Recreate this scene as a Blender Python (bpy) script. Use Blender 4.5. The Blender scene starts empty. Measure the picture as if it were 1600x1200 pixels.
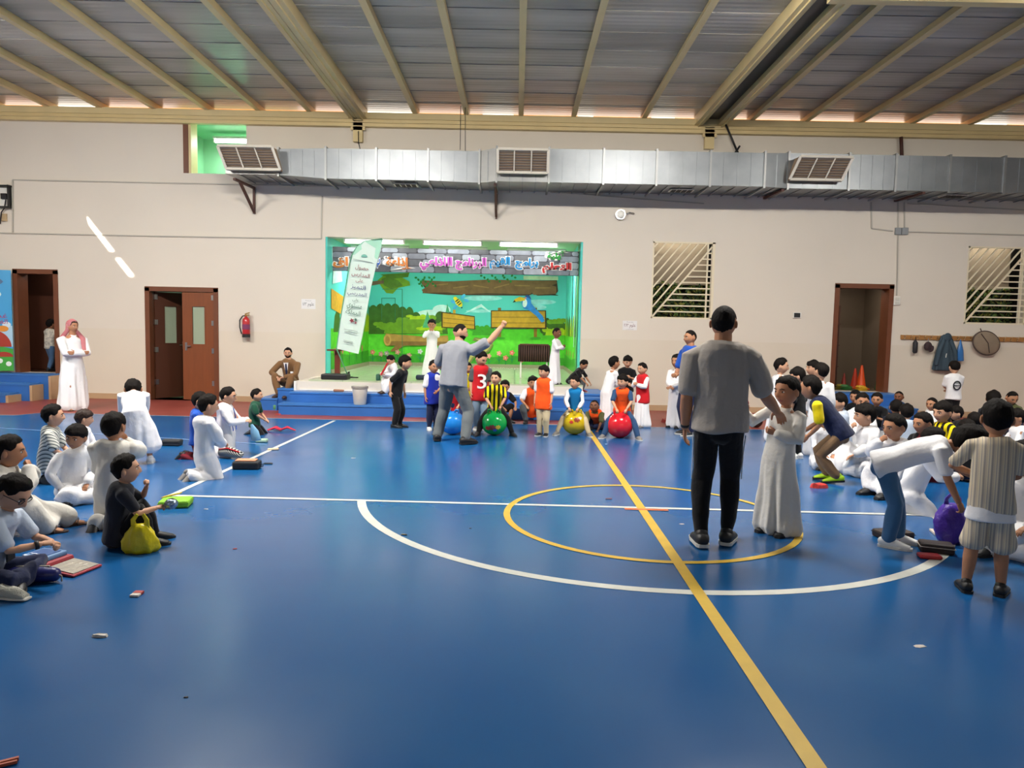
import bpy, bmesh, math, random
import numpy as np
from mathutils import Vector, Matrix, Quaternion
S = bpy.context.scene
COL = S.collection
R_ = math.radians
random.seed(7); rng = np.random.RandomState(7)
# ------------------------------------------------------------------ camera
CAM_H, FPX, ROLL = 1.55, 1110.0, 0.021
_u, _v = 7.0, 85.0
_u0 = _u*math.cos(ROLL)-_v*math.sin(ROLL); _v0 = _u*math.sin(ROLL)+_v*math.cos(ROLL)
_yaw = -math.atan(_u0/FPX); _p = math.atan(_v0/math.hypot(_u0, FPX))
CF = Vector((math.sin(_yaw)*math.cos(_p), math.cos(_yaw)*math.cos(_p), -math.sin(_p)))
_R0 = Vector((math.cos(_yaw), -math.sin(_yaw), 0)); _U0 = _R0.cross(CF)
CR = math.cos(ROLL)*_R0 + math.sin(ROLL)*_U0
CU = -math.sin(ROLL)*_R0 + math.cos(ROLL)*_U0
CO = Vector((0, 0, CAM_H))
cd = bpy.data.cameras.new('camera'); cam = bpy.data.objects.new('camera', cd); COL.objects.link(cam)
cd.sensor_width = 36; cd.lens = 36*FPX/1600; cd.clip_end = 200
cam.matrix_world = Matrix.Translation(CO) @ Matrix((CR, CU, -CF)).transposed().to_4x4()
S.camera = cam
def ray(x, y): return (x-800)*CR + (600-y)*CU + FPX*CF
def gp(x, y, z=0.0):
    d = ray(x, y); return CO + d*((z-CAM_H)/d.z)
def atY(x, y, Y):
    d = ray(x, y); return CO + d*(Y/d.y)
# ------------------------------------------------------------------ world, sun, lights, exposure
S.view_settings.view_transform = 'Standard'; S.view_settings.look = 'None'
S.view_settings.gamma = 1; S.view_settings.use_curve_mapping = False
S.view_settings.exposure = EXPOSURE = 0.0
W = bpy.data.worlds.new('world'); S.world = W; W.use_nodes = True
bg = W.node_tree.nodes['Background']; bg.inputs[0].default_value = (1, .93, .82, 1); bg.inputs[1].default_value = 3.6
def add_light(name, kind, loc, energy, color=(1, 1, 1), size=None, aim=None, parent=None):
    l = bpy.data.lights.new(name, kind); l.energy = energy; l.color = color
    o = bpy.data.objects.new(name, l); COL.objects.link(o); o.location = loc
    if kind == 'AREA':
        l.shape = 'RECTANGLE'; l.size, l.size_y = size
    if aim is not None: o.rotation_euler = Vector(aim).to_track_quat('-Z', 'Y').to_euler()
    if parent: o.parent = parent
    return o
SUN_D = Vector((0.10, .93, -.36)).normalized()
sun = add_light('sun', 'SUN', (0, 0, 12), 30, (1, .95, .85), aim=SUN_D); sun.data.angle = R_(.5)
HALL = [(-8, 7.3), (-3, 7.3), (2.5, 7.3), (7.5, 7.3), (-6, -4.7), (0.5, -4.7), (7, -4.7)]  # last three: unseen fill lamps added to brighten backs turned to the camera
HALL_E = [440, 480, 380, 250, 60, 60, 60]
STAGE_E = 50
# ------------------------------------------------------------------ helpers
def srgb(h):
    if isinstance(h, str):
        h = h.lstrip('#'); h = [int(h[i:i+2], 16)/255 for i in (0, 2, 4)]
    return tuple((c/12.92 if c <= .04045 else ((c+.055)/1.055)**2.4) for c in h)
_M = {}
def mat(name, col, rough=.6, spec=.5, metal=0, bump=0, bscale=40, var=0, vscale=3, emit=0, alpha=1, trans=0, sheen=0, stretch=(1, 1, 1)):
    if name in _M: return _M[name]
    m = bpy.data.materials.new(name); m.use_nodes = True; nt = m.node_tree; N = nt.nodes; L = nt.links
    b = N['Principled BSDF']; c = srgb(col)+(1,)
    b.inputs['Base Color'].default_value = c; b.inputs['Roughness'].default_value = rough
    b.inputs['Specular IOR Level'].default_value = spec; b.inputs['Metallic'].default_value = metal
    if sheen: b.inputs['Sheen Weight'].default_value = sheen
    if trans: b.inputs['Transmission Weight'].default_value = trans
    if alpha < 1: b.inputs['Alpha'].default_value = alpha
    if emit: b.inputs['Emission Color'].default_value = c; b.inputs['Emission Strength'].default_value = emit
    if bump or var:
        tc = N.new('ShaderNodeTexCoord'); mp = N.new('ShaderNodeMapping'); L.new(tc.outputs['Object'], mp.inputs[0]); mp.inputs['Scale'].default_value = stretch
        if var:
            n = N.new('ShaderNodeTexNoise'); n.inputs['Scale'].default_value = vscale; n.inputs['Detail'].default_value = 6; L.new(mp.outputs[0], n.inputs[0])
            r = N.new('ShaderNodeMapRange'); r.inputs[1].default_value = .3; r.inputs[2].default_value = .7; r.inputs[3].default_value = 1-var; r.inputs[4].default_value = 1+var
            L.new(n.outputs[0], r.inputs[0])
            mx = N.new('ShaderNodeVectorMath'); mx.operation = 'SCALE'; mx.inputs[0].default_value = c[:3]; L.new(r.outputs[0], mx.inputs['Scale']); L.new(mx.outputs[0], b.inputs['Base Color'])
        if bump:
            n2 = N.new('ShaderNodeTexNoise'); n2.inputs['Scale'].default_value = bscale; n2.inputs['Detail'].default_value = 4; L.new(mp.outputs[0], n2.inputs[0])
            bp = N.new('ShaderNodeBump'); bp.inputs['Strength'].default_value = bump; bp.inputs['Distance'].default_value = .01; L.new(n2.outputs[0], bp.inputs['Height']); L.new(bp.outputs[0], b.inputs['Normal'])
    _M[name] = m; return m
def stripes(name, cols, axis, scale, rough=.8, sharp=True, second=None):
    """cloth with woven / printed stripes across one object axis; cols = list of (pos, colour)"""
    if name in _M: return _M[name]
    m = bpy.data.materials.new(name); m.use_nodes = True; nt = m.node_tree; N = nt.nodes; L = nt.links
    b = N['Principled BSDF']; b.inputs['Roughness'].default_value = rough; b.inputs['Specular IOR Level'].default_value = .2
    tc = N.new('ShaderNodeTexCoord'); sp = N.new('ShaderNodeSeparateXYZ'); L.new(tc.outputs['Object'], sp.inputs[0])
    mu = N.new('ShaderNodeMath'); mu.operation = 'MULTIPLY'; mu.inputs[1].default_value = scale
    if axis == 'D':
        ad = N.new('ShaderNodeMath'); ad.operation = 'ADD'; L.new(sp.outputs[0], ad.inputs[0]); L.new(sp.outputs[2], ad.inputs[1]); L.new(ad.outputs[0], mu.inputs[0])
    else: L.new(sp.outputs['XYZ'.index(axis)], mu.inputs[0])
    fr = N.new('ShaderNodeMath'); fr.operation = 'FRACT'; L.new(mu.outputs[0], fr.inputs[0])
    cr = N.new('ShaderNodeValToRGB'); cr.color_ramp.interpolation = 'CONSTANT' if sharp else 'LINEAR'
    e = cr.color_ramp.elements
    for i, (p, c) in enumerate(cols):
        el = e[i] if i < 2 else e.new(p)
        el.position = p; el.color = srgb(c)+(1,)
    L.new(fr.outputs[0], cr.inputs[0]); L.new(cr.outputs[0], b.inputs['Base Color'])
    _M[name] = m; return m
def wm(o):
    m = Matrix.Translation(o.location) @ o.rotation_euler.to_matrix().to_4x4()
    return m if o.parent is None else wm(o.parent) @ o.matrix_parent_inverse @ m
class MB:
    def __init__(s): s.v = []; s.f = []; s.m = []; s.mi = 0
    def add(s, vs, fs):
        o = len(s.v); s.v += [tuple(p) for p in vs]; s.f += [tuple(i+o for i in f) for f in fs]; s.m += [s.mi]*len(fs)
    def hexa(s, p): s.add(p, [(0, 3, 2, 1), (4, 5, 6, 7), (0, 1, 5, 4), (1, 2, 6, 5), (2, 3, 7, 6), (3, 0, 4, 7)])
    def box(s, c, d, rot=None):
        pts = [Vector((x*d[0]/2, y*d[1]/2, z*d[2]/2)) for z in (-1, 1) for x, y in ((-1, -1), (1, -1), (1, 1), (-1, 1))]
        if rot is not None: pts = [rot @ p for p in pts]
        s.hexa([p+Vector(c) for p in pts]); return s
    def bx(s, x0, x1, y0, y1, z0, z1): return s.box(((x0+x1)/2, (y0+y1)/2, (z0+z1)/2), (abs(x1-x0), abs(y1-y0), abs(z1-z0)))
    def bar(s, a, b, w, h=None, up=(0, 0, 1)):
        a = Vector(a); b = Vector(b); h = h or w; d = (b-a).normalized(); u = Vector(up)
        if abs(d.dot(u)) > .98: u = Vector((1, 0, 0))
        x = d.cross(u).normalized()*w/2; y = x.cross(d).normalized()*h/2
        s.hexa([a-x-y, a+x-y, a+x+y, a-x+y, b-x-y, b+x-y, b+x+y, b-x+y]); return s
    def tube(s, pts, rad, n=10, caps=True, up=None, rnd=True):
        """loft along pts; rad = r or (rx,ry) per point; rx along the side axis"""
        pts = [Vector(p) for p in pts]; k = len(pts)
        if not isinstance(rad, (list,)): rad = [rad]*k
        rad = [r if isinstance(r, tuple) else (r, r) for r in rad]
        rn = rnd if isinstance(rnd, tuple) else (rnd, rnd)
        if caps and (rn[0] or rn[1]):
            d0 = (pts[0]-pts[1]).normalized(); d1 = (pts[-1]-pts[-2]).normalized(); a = min(rad[0]); b = min(rad[-1])
            if rn[0]: pts = [pts[0]+d0*a*.62, pts[0]+d0*a*.36] + pts; rad = [(rad[0][0]-a*.5, rad[0][1]-a*.5), (rad[0][0]-a*.14, rad[0][1]-a*.14)] + rad
            if rn[1]: pts = pts + [pts[-1]+d1*b*.36, pts[-1]+d1*b*.62]; rad = rad + [(rad[-1][0]-b*.14, rad[-1][1]-b*.14), (rad[-1][0]-b*.5, rad[-1][1]-b*.5)]
            k = len(pts)
        side = None; rings = []
        for i in range(k):
            d = (pts[min(i+1, k-1)]-pts[max(i-1, 0)]).normalized()
            if side is None:
                if up is not None: side = d.cross(Vector(up))
                if side is None or side.length < 1e-4:
                    side = d.cross(Vector((0, 0, 1)) if abs(d.z) < .95 else Vector((0, 1, 0)))
                side.normalize()
            else:
                side = (side - d*side.dot(d)); side.normalize()
            nn = side.cross(d)
            rings.append([pts[i]+side*rad[i][0]*math.cos(t)+nn*rad[i][1]*math.sin(t) for t in [2*math.pi*j/n for j in range(n)]])
        s.rings(rings, caps); return s
    def rings(s, rings, caps=True):
        n = len(rings[0]); vs = [p for r in rings for p in r]; fs = []
        for i in range(len(rings)-1):
            for j in range(n):
                a, b = i*n+j, i*n+(j+1) % n; fs.append((a, b, b+n, a+n))
        if caps: fs.append(tuple(range(n-1, -1, -1))); fs.append(tuple((len(rings)-1)*n+j for j in range(n)))
        s.add(vs, fs)
    def cyl(s, a, b, r, r2=None, n=16): s.tube([a, b], [r, r if r2 is None else r2], n, True, None, False); return s
    def lathe(s, prof, c=(0, 0, 0), n=24, caps=True):
        s.rings([[(c[0]+r*math.cos(2*math.pi*j/n), c[1]+r*math.sin(2*math.pi*j/n), c[2]+z) for j in range(n)] for r, z in prof], caps); return s
    def ball(s, c, r, n=16, m=10, rot=None):
        r = r if isinstance(r, (tuple, list)) else (r, r, r); vs = []; fs = []
        P = lambda a, b: Vector((r[0]*math.sin(a)*math.cos(b), r[1]*math.sin(a)*math.sin(b), r[2]*math.cos(a)))
        g = [[P(math.pi*max(i, .02 if i == 0 else i)/m if i < m else math.pi*(1-.02/m), 2*math.pi*j/n) for j in range(n)] for i in range(m+1)]
        g[0] = [P(.02, 2*math.pi*j/n) for j in range(n)]
        g = [[(rot @ p if rot is not None else p)+Vector(c) for p in q] for q in g][::-1]
        s.rings(g); return s
    def prism(s, poly, f, d):
        """poly 2D pts, f(u,v,w)->3D, extruded w=0..d"""
        n = len(poly); s.add([f(u, v, 0) for u, v in poly]+[f(u, v, d) for u, v in poly],
                             [tuple(range(n)), tuple(range(2*n-1, n-1, -1))]+[(i, i+n, (i+1) % n+n, (i+1) % n) for i in range(n)]); return s
    def mesh(s, name, mats, smooth=False):
        me = bpy.data.meshes.new(name); me.from_pydata([tuple(p) for p in s.v], [], s.f)
        mats = mats if isinstance(mats, (list, tuple)) else [mats]
        for m in mats: me.materials.append(m)
        if any(s.m): me.polygons.foreach_set('material_index', s.m)
        bm = bmesh.new(); bm.from_mesh(me); bmesh.ops.recalc_face_normals(bm, faces=bm.faces); bm.to_mesh(me); bm.free()
        if smooth: me.shade_smooth()
        return me
    def build(s, name, mats, parent=None, smooth=False, bevel=0, loc=None, rotz=0, world=True):
        o = bpy.data.objects.new(name, s.mesh(name, mats, smooth)); COL.objects.link(o)
        if parent is not None: o.parent = parent
        if parent is not None and world: o.matrix_parent_inverse = wm(parent).inverted()
        if loc is not None: o.location = loc; o.rotation_euler[2] = rotz
        if bevel:
            b = o.modifiers.new('bevel', 'BEVEL'); b.width = bevel; b.segments = 2; b.limit_method = 'ANGLE'
        if smooth == 'auto': o.data.set_sharp_from_angle(angle=R_(40)) if hasattr(o.data, 'set_sharp_from_angle') else None
        return o
def tag(o, label=None, cat=None, group=None, kind=None):
    if label: o['label'] = label
    if cat: o['category'] = cat
    if group: o['group'] = group
    if kind: o['kind'] = kind
    return o
def thing(name, label, cat, loc=(0, 0, 0), rotz=0, group=None):
    o = bpy.data.objects.new(name, None); COL.objects.link(o); o.location = loc; o.rotation_euler[2] = rotz; o.empty_display_size = .05
    return tag(o, label, cat, group)
def struct(o): o['kind'] = 'structure'; return o
# Arabic shaping with presentation forms (isolated, final, initial, medial)
AR = {'ا': 'ﺍﺎ', 'أ': 'ﺃﺄ', 'إ': 'ﺇﺈ', 'ب': 'ﺏﺐﺑﺒ', 'ة': 'ﺓﺔ', 'ت': 'ﺕﺖﺗﺘ', 'ج': 'ﺝﺞﺟﺠ', 'ح': 'ﺡﺢﺣﺤ', 'خ': 'ﺥﺦﺧﺨ', 'د': 'ﺩﺪ', 'ذ': 'ﺫﺬ', 'ر': 'ﺭﺮ', 'ز': 'ﺯﺰ',
      'س': 'ﺱﺲﺳﺴ', 'ش': 'ﺵﺶﺷﺸ', 'ص': 'ﺹﺺﺻﺼ', 'ع': 'ﻉﻊﻋﻌ', 'غ': 'ﻍﻎﻏﻐ', 'ف': 'ﻑﻒﻓﻔ', 'ق': 'ﻕﻖﻗﻘ', 'ك': 'ﻙﻚﻛﻜ', 'ل': 'ﻝﻞﻟﻠ', 'م': 'ﻡﻢﻣﻤ', 'ن': 'ﻥﻦﻧﻨ', 'ه': 'ﻩﻪﻫﻬ', 'و': 'ﻭﻮ', 'ي': 'ﻱﻲﻳﻴ', 'ى': 'ﻯﻰ'}
def shape(t):
    out = ''
    for i, c in enumerate(t):
        if c not in AR: out += c; continue
        pj = i > 0 and t[i-1] in AR and len(AR[t[i-1]]) == 4
        nj = i+1 < len(t) and t[i+1] in AR and len(AR[c]) == 4
        out += AR[c][(1 if pj else 0)+(2 if nj else 0)]
    return out[::-1]
def text_mesh(t, ext=0.0, offset=0.0, arabic=True):
    """flat text mesh normalised to height 1 units of font size, centred at the origin in XY; returns mesh, width, height"""
    c = bpy.data.curves.new('lettering', 'FONT'); c.body = shape(t) if arabic else t; c.size = 1; c.extrude = ext; c.offset = offset; c.resolution_u = 3
    o = bpy.data.objects.new('lettering', c); COL.objects.link(o); bpy.context.view_layer.update()
    me = bpy.data.meshes.new_from_object(o.evaluated_get(bpy.context.evaluated_depsgraph_get())); bpy.data.objects.remove(o)
    v = np.array([p.co for p in me.vertices]); lo = v.min(0); hi = v.max(0); ce = (lo+hi)/2
    v[:, :2] -= ce[:2]; me.vertices.foreach_set('co', v.ravel().astype('f'))
    return me, hi[0]-lo[0], hi[1]-lo[1]
def text_on(t, center, w, h, xdir, ydir, m, parent, depth=.004, name='lettering', outline=None, arabic=True, world=True):
    """fit text in a w x h box at centre, spanned by the directions xdir, ydir; raised by depth along the normal"""
    xd = Vector(xdir).normalized(); yd = Vector(ydir).normalized(); nd = xd.cross(yd)
    out = []
    base_w = base_h = None
    for k, (mm, off, e) in enumerate(([(outline[0], outline[1], .3)] if outline else []) + [(m, outline[2] if outline else 0.0, .6)]):
        me, tw, th = text_mesh(t, 0, off, arabic)
        if base_w is None: base_w, base_h = tw, th
        sx, sy = w/base_w, h/base_h
        v = np.array([p.co for p in me.vertices]); q = v[:, :1]*sx*np.array(xd)+v[:, 1:2]*sy*np.array(yd)+np.array(Vector(center))+np.array(nd)*depth*(1+1.0*k)
        me.vertices.foreach_set('co', q.ravel().astype('f')); me.materials.append(mm)
        o = bpy.data.objects.new(name if k or not outline else 'lettering_outline', me); COL.objects.link(o); o.parent = parent; out.append(o)
        if world: o.matrix_parent_inverse = wm(parent).inverted()
    return out
# ------------------------------------------------------------------ materials
M_up = mat('wall_paint_white', 'dcd3c6', .75, .3, bump=.12, bscale=6, var=.03, vscale=.6)
M_low = mat('wall_paint_cream', 'd9cfbf', .6, .35, bump=.08, bscale=6, var=.03, vscale=.7)
M_cream = mat('cream_steel', 'd8c391', .45, .4, var=.06, vscale=2)
M_tan = mat('tan_tile', 'b89a78', .5, var=.05)
M_blue = mat('blue_step', '2f66b0', .45, .4, var=.08, vscale=3)
M_brown = mat('brown_door', '7d4526', .45, .4, var=.08, vscale=4, stretch=(6, 6, .6))
M_dkbrown = mat('dark_brown_door', '4c2a1c', .45, .4)
M_frame = mat('door_frame_wood', '6e4029', .45, .4, var=.08, vscale=5)
M_white = mat('white_plastic', 'e6e4de', .45)
M_black = mat('black_plastic', '18181a', .5)
M_metal = mat('steel', 'b8b8b8', .3, metal=1)
M_dark = mat('dark_interior', '2a2622', .8)
M_rust = mat('rusty_brown_steel', '4a2a22', .6)
def floor_mat():
    m = mat('floor_blue', '1c5ca6', .3, .6); nt = m.node_tree; N = nt.nodes; L = nt.links; b = N['Principled BSDF']
    tc = N.new('ShaderNodeTexCoord'); mp = N.new('ShaderNodeMapping'); L.new(tc.outputs['Object'], mp.inputs[0]); mp.inputs['Scale'].default_value = (.6, .6, 1)
    n = N.new('ShaderNodeTexNoise'); n.inputs['Scale'].default_value = 1.6; n.inputs['Detail'].default_value = 5; n.inputs['Roughness'].default_value = .5; L.new(mp.outputs[0], n.inputs[0])
    r = N.new('ShaderNodeValToRGB'); r.color_ramp.elements[0].color = srgb('0d4f8a')+(1,); r.color_ramp.elements[0].position = .25
    r.color_ramp.elements[1].color = srgb('14568c')+(1,); r.color_ramp.elements[1].position = .72
    L.new(n.outputs[0], r.inputs[0]); L.new(r.outputs[0], b.inputs['Base Color'])
    q = N.new('ShaderNodeMapRange'); q.inputs[1].default_value = .35; q.inputs[2].default_value = .7; q.inputs[3].default_value = .20; q.inputs[4].default_value = .27
    L.new(n.outputs[0], q.inputs[0]); L.new(q.outputs[0], b.inputs['Roughness'])
    n2 = N.new('ShaderNodeTexNoise'); n2.inputs['Scale'].default_value = 5; n2.inputs['Detail'].default_value = 3; L.new(tc.outputs['Object'], n2.inputs[0])
    bp = N.new('ShaderNodeBump'); bp.inputs['Strength'].default_value = .03; bp.inputs['Distance'].default_value = .01; L.new(n2.outputs[0], bp.inputs['Height']); L.new(bp.outputs[0], b.inputs['Normal'])
    return m
M_floor = floor_mat()
M_lw = mat('court_line_white', 'c9cbc4', .4, var=.08, vscale=8); M_ly = mat('court_line_yellow', 'c8a63c', .4, var=.08, vscale=8)
M_red = mat('floor_brick_red', '8c4038', .45, .4, var=.12, vscale=3)
# ------------------------------------------------------------------ room shell
YW = 14.1; XL, XR, YB, ZR = -12.0, 12.5, -5.0, 5.74
fl = MB(); fl.bx(XL, XR, YB, YW+.5, -.1, 0); FLOOR = struct(fl.build('floor', M_floor))
def wall_holes(name, x0, x1, z0, z1, y, th, holes, mats, split=None, parent=None):
    xs = sorted({x0, x1, *[h[0] for h in holes], *[h[1] for h in holes]}); zs = sorted({z0, z1, *([split] if split else []), *[h[2] for h in holes], *[h[3] for h in holes]})
    b = MB(); ins = lambda x, z: x0 < x < x1 and z0 < z < z1 and not any(h[0] < x < h[1] and h[2] < z < h[3] for h in holes)
    for i in range(len(xs)-1):
        for j in range(len(zs)-1):
            a, c, p, q = xs[i], xs[i+1], zs[j], zs[j+1]; mx, mz = (a+c)/2, (p+q)/2
            if not ins(mx, mz): continue
            b.mi = 1 if split and mz < split else 0
            b.add([(a, y, p), (c, y, p), (c, y, q), (a, y, q)], [(0, 1, 2, 3)]); b.add([(a, y+th, p), (c, y+th, p), (c, y+th, q), (a, y+th, q)], [(3, 2, 1, 0)])
            e = 1e-4
            if not ins(a-e, mz): b.add([(a, y, p), (a, y+th, p), (a, y+th, q), (a, y, q)], [(3, 2, 1, 0)])
            if not ins(c+e, mz): b.add([(c, y, p), (c, y+th, p), (c, y+th, q), (c, y, q)], [(0, 1, 2, 3)])
            if not ins(mx, p-e): b.add([(a, y, p), (c, y, p), (c, y+th, p), (a, y+th, p)], [(3, 2, 1, 0)])
            if not ins(mx, q+e): b.add([(a, y, q), (c, y, q), (c, y+th, q), (a, y+th, q)], [(0, 1, 2, 3)])
    me = bpy.data.meshes.new(name); me.from_pydata(b.v, [], b.f); [me.materials.append(m) for m in mats]; me.polygons.foreach_set('material_index', b.m)
    o = bpy.data.objects.new(name, me); COL.objects.link(o); return struct(o)
ZWT = 5.64
H_d1 = (-9.95, -9.10, .49, 2.52); H_d2 = (-7.34, -5.93, 0, 2.23); H_st = (-3.79, 1.27, -.1, 3.29); H_w1 = (2.64, 3.86, 1.83, 3.33)
H_d3 = (6.26, 7.37, .46, 2.57); H_w2 = (8.80, 10.02, 1.85, 3.36); H_up = (-6.56, -5.33, 4.46, 5.50)
WALL = wall_holes('wall_back', XL, XR, -.1, ZWT, YW, .28, [H_d1, H_d2, H_st, H_w1, H_d3, H_w2, H_up], [M_up, M_low], split=1.40)
for nm, x in (('wall_left', XL), ('wall_right', XR)):
    b = MB(); b.bx(x-.2 if x < 0 else x, x if x < 0 else x+.2, YB, YW+.28, -.1, ZR+.1); struct(b.build(nm, M_up))
b = MB(); b.bx(XL, XR, YB-.2, YB, -.1, ZR+.1); struct(b.build('wall_front', mat('front_wall_grey', '8d8a84', .8)))
# ceiling of ribbed sheets between purlins, with a slit of daylight between two sheets
A_, B_ = atY(130, 337, YW), atY(207, 435, YW)
def back(P): return P + SUN_D*((ZR-P.z)/SUN_D.z)
sA, sB = back(A_), back(B_)
def sheet_mat():
    m = mat('ribbed_sheet', '8a8782', .28, .6); nt = m.node_tree; N = nt.nodes; L = nt.links; b = N['Principled BSDF']
    tc = N.new('ShaderNodeTexCoord'); w = N.new('ShaderNodeTexWave'); w.bands_direction = 'Y'; w.inputs['Scale'].default_value = 2.6; w.inputs['Distortion'].default_value = .15; w.inputs['Detail Scale'].default_value = .3
    L.new(tc.outputs['Object'], w.inputs[0]); bp = N.new('ShaderNodeBump'); bp.inputs['Strength'].default_value = .12; bp.inputs['Distance'].default_value = .02
    L.new(w.outputs['Fac'], bp.inputs['Height']); L.new(bp.outputs[0], b.inputs['Normal'])
    n = N.new('ShaderNodeTexNoise'); n.inputs['Scale'].default_value = .9; mp = N.new('ShaderNodeMapping'); mp.inputs['Scale'].default_value = (.35, 2.2, 1); L.new(tc.outputs['Object'], mp.inputs[0]); L.new(mp.outputs[0], n.inputs[0])
    r = N.new('ShaderNodeValToRGB'); r.color_ramp.elements[0].color = srgb('918d86')+(1,); r.color_ramp.elements[1].color = srgb('b8b3ab')+(1,); r.color_ramp.elements[0].position = .35; r.color_ramp.elements[1].position = .65
    L.new(n.outputs[0], r.inputs[0]); L.new(r.outputs[0], b.inputs['Base Color']); return m
M_sheet = sheet_mat()
wS = .06
slit = [(sA.x-wS, sA.y), (sA.x+wS, sA.y), (sB.x+wS, sB.y), (sB.x-wS, sB.y)]
bmc = bmesh.new()
XS = sorted([XL-.3, sA.x-wS, XR+.3]); YS = [YB-.3, min(sA.y, sB.y), max(sA.y, sB.y), YW+.2]
ylo, yhi = YS[1], YS[2]; pl, ph = (sB, sA) if sB.y < sA.y else (sA, sB)
cb = MB()
def slab(poly): cb.prism(poly, lambda u, v, w: (u, v, ZR+w), .05)
slab([(XL-.3, YS[0]), (XR+.3, YS[0]), (XR+.3, ylo), (XL-.3, ylo)])
slab([(XL-.3, ylo), (pl.x-wS, ylo), (ph.x-wS, yhi), (XL-.3, yhi)])
slab([(pl.x+wS, ylo), (XR+.3, ylo), (XR+.3, yhi), (ph.x+wS, yhi)])
ymid = 9.0
slab([(XL-.3, yhi), (XR+.3, yhi), (XR+.3, max(yhi, ymid)+.001), (XL-.3, max(yhi, ymid)+.001)])
CEIL = struct(cb.build('ceiling', M_sheet))
# visible roof sheets, one board per rib course, resting on the purlins
sh_y = np.linspace(9.0, YW+.2, 9)
for i in range(8):
    for k, (x0, x1) in enumerate(((XL-.3, -4.2), (-4.2, 4.1), (4.1, XR+.3))):
        q = MB(); y0, y1 = sh_y[i]+.002, sh_y[i+1]; q.add([(x0, y0, ZR+.0), (x1-.004, y0, ZR), (x1-.004, y1-.004, ZR+.008), (x0, y1-.004, ZR+.008), (x0, y0, ZR+.05), (x1-.004, y0, ZR+.05), (x1-.004, y1, ZR+.05), (x0, y1, ZR+.05)], [(0, 3, 2, 1), (4, 5, 6, 7), (0, 1, 5, 4), (1, 2, 6, 5), (2, 3, 7, 6), (3, 0, 4, 7)])
        q.build('roof_sheet', M_sheet, CEIL)
# purlins running towards the camera
for x, y in ((-12, 0), (75, 150), (157, 158), (242, 163), (324, 165), (405, 167), (485, 169), (650, 177), (730, 181), (815, 184), (897, 187), (1007, 190), (1175, 195), (1260, 199), (1345, 202), (1425, 204), (1515, 207)):
    X = atY(x, y, 14.0).x if x > 0 else -10.15
    q = MB(); q.bx(X-.035, X+.035, 3.0, YW+.15, ZR-.10, ZR-.001); q.bx(X-.06, X+.035, 3.0, YW+.15, ZR-.104, ZR-.096); struct(q.build('roof_beam', M_cream))
for xs in ((552, 566), (1092, 1128)):
    a = atY(xs[0], 180, 14.0).x; c = atY(xs[1], 195, 14.0).x
    for X, wd in ((a, .09), (c, .12)):
        q = MB(); q.bx(X-wd/2, X+wd/2, 3.0, YW+.1, ZR-.2, ZR-.001); q.bx(X-wd/2-.03, X+wd/2+.03, 3.0, YW+.1, ZR-.21, ZR-.19); q.bx(X-.012, X+.012, 3.0, YW-.05, ZR-.235, ZR-.21); struct(q.build('roof_beam', M_cream))
    q = MB(); q.bx(a+.05, c-.06, 3.0, YW+.1, ZR-.09, ZR-.002) if c-a > .3 else q.bx(a+.03, c-.03, 3.0, YW+.1, ZR-.16, ZR-.1); struct(q.build('roof_beam', mat('rafter_gap_dark', '35373b', .4, .5)))
    q = MB(); X = (a+c)/2; q.bx(X-.09, X+.09, YW-.10, YW-.02, 5.10, 5.60); q.bx(X-.14, X+.14, YW-.1, YW-.085, 5.32, 5.5); struct(q.build('beam_bracket', M_cream))
q = MB(); q.bx(3.6, XR, 8.66, 8.78, ZR-.26, ZR-.001); struct(q.build('roof_beam', M_cream))
# girder along the wall head
q = MB(); q.bx(XL, XR, YW-.12, YW-.005, 5.53, 5.65); q.bx(XL, XR, YW-.09, YW-.01, 5.40, 5.53); q.bx(XL, XR, YW-.12, YW-.005, 5.385, 5.40); q.bx(XL, XR, YW-.125, YW-.085, 5.458, 5.474); struct(q.build('trim_1', M_cream))
# closure boards behind the eaves gap: lit by the sun outside
M_cl = mat('tan_closure_board', '8a4e1c', .9, .02, var=.35, vscale=3, stretch=(1, 1, 3))
op = [(75, 148), (568, 643), (753, 802), (905, 930), (1022, 1060), (1525, 1592)]
xs = [-12.6]
for a, c in op: xs += [atY(a, 180, 14.6).x, atY(c, 180, 14.6).x]
xs.append(12.8)
for i in range(0, len(xs), 2):
    q = MB(); q.bx(xs[i], xs[i+1], 14.9, 14.94, 5.6, 6.05); struct(q.build('trim_2', M_cl))
# floor parts: border, lines
q = MB(); zf = .0015
kx = [(XL, 11.15), (gp(0, 653).x, 11.35), (gp(60, 646).x, 11.72), (XR, 11.45)]
q.add([(x, y, zf) for x, y in kx]+[(XR, YW, zf), (XL, YW, zf)], [(0, 1, 2, 3, 4, 5)]); q.build('border_strip', M_red, FLOOR)
def strip(pts, w, m, name='line_marking', z=.002):
    b = MB(); pts = [Vector((p[0], p[1], 0)) for p in pts]; n = len(pts); L = []; 
    for i in range(n):
        d = (pts[min(i+1, n-1)]-pts[max(i-1, 0)]).normalized(); s = Vector((-d.y, d.x, 0))*w/2; L += [(pts[i]+s), (pts[i]-s)]
    b.add([(p.x, p.y, z) for p in L], [(2*i, 2*i+1, 2*i+3, 2*i+2) for i in range(n-1)]); return b.build(name, m, FLOOR)
strip(kx, .045, mat('court_line_grey', '9aa6b4', .4))
strip([(1.165, 11.0), (1.10, 0.5)], .075, M_ly, z=.004)
strip([(-2.95, 11.55), (-3.07, 6.25)], .055, M_lw)
strip([(-3.1, 6.26), (9.0, 6.07)], .055, M_lw, z=.003)
strip([(1.14+1.19*math.cos(t), 5.9+1.19*math.sin(t)) for t in np.linspace(0, 2*math.pi, 73)], .055, M_ly, z=.0035)
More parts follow.
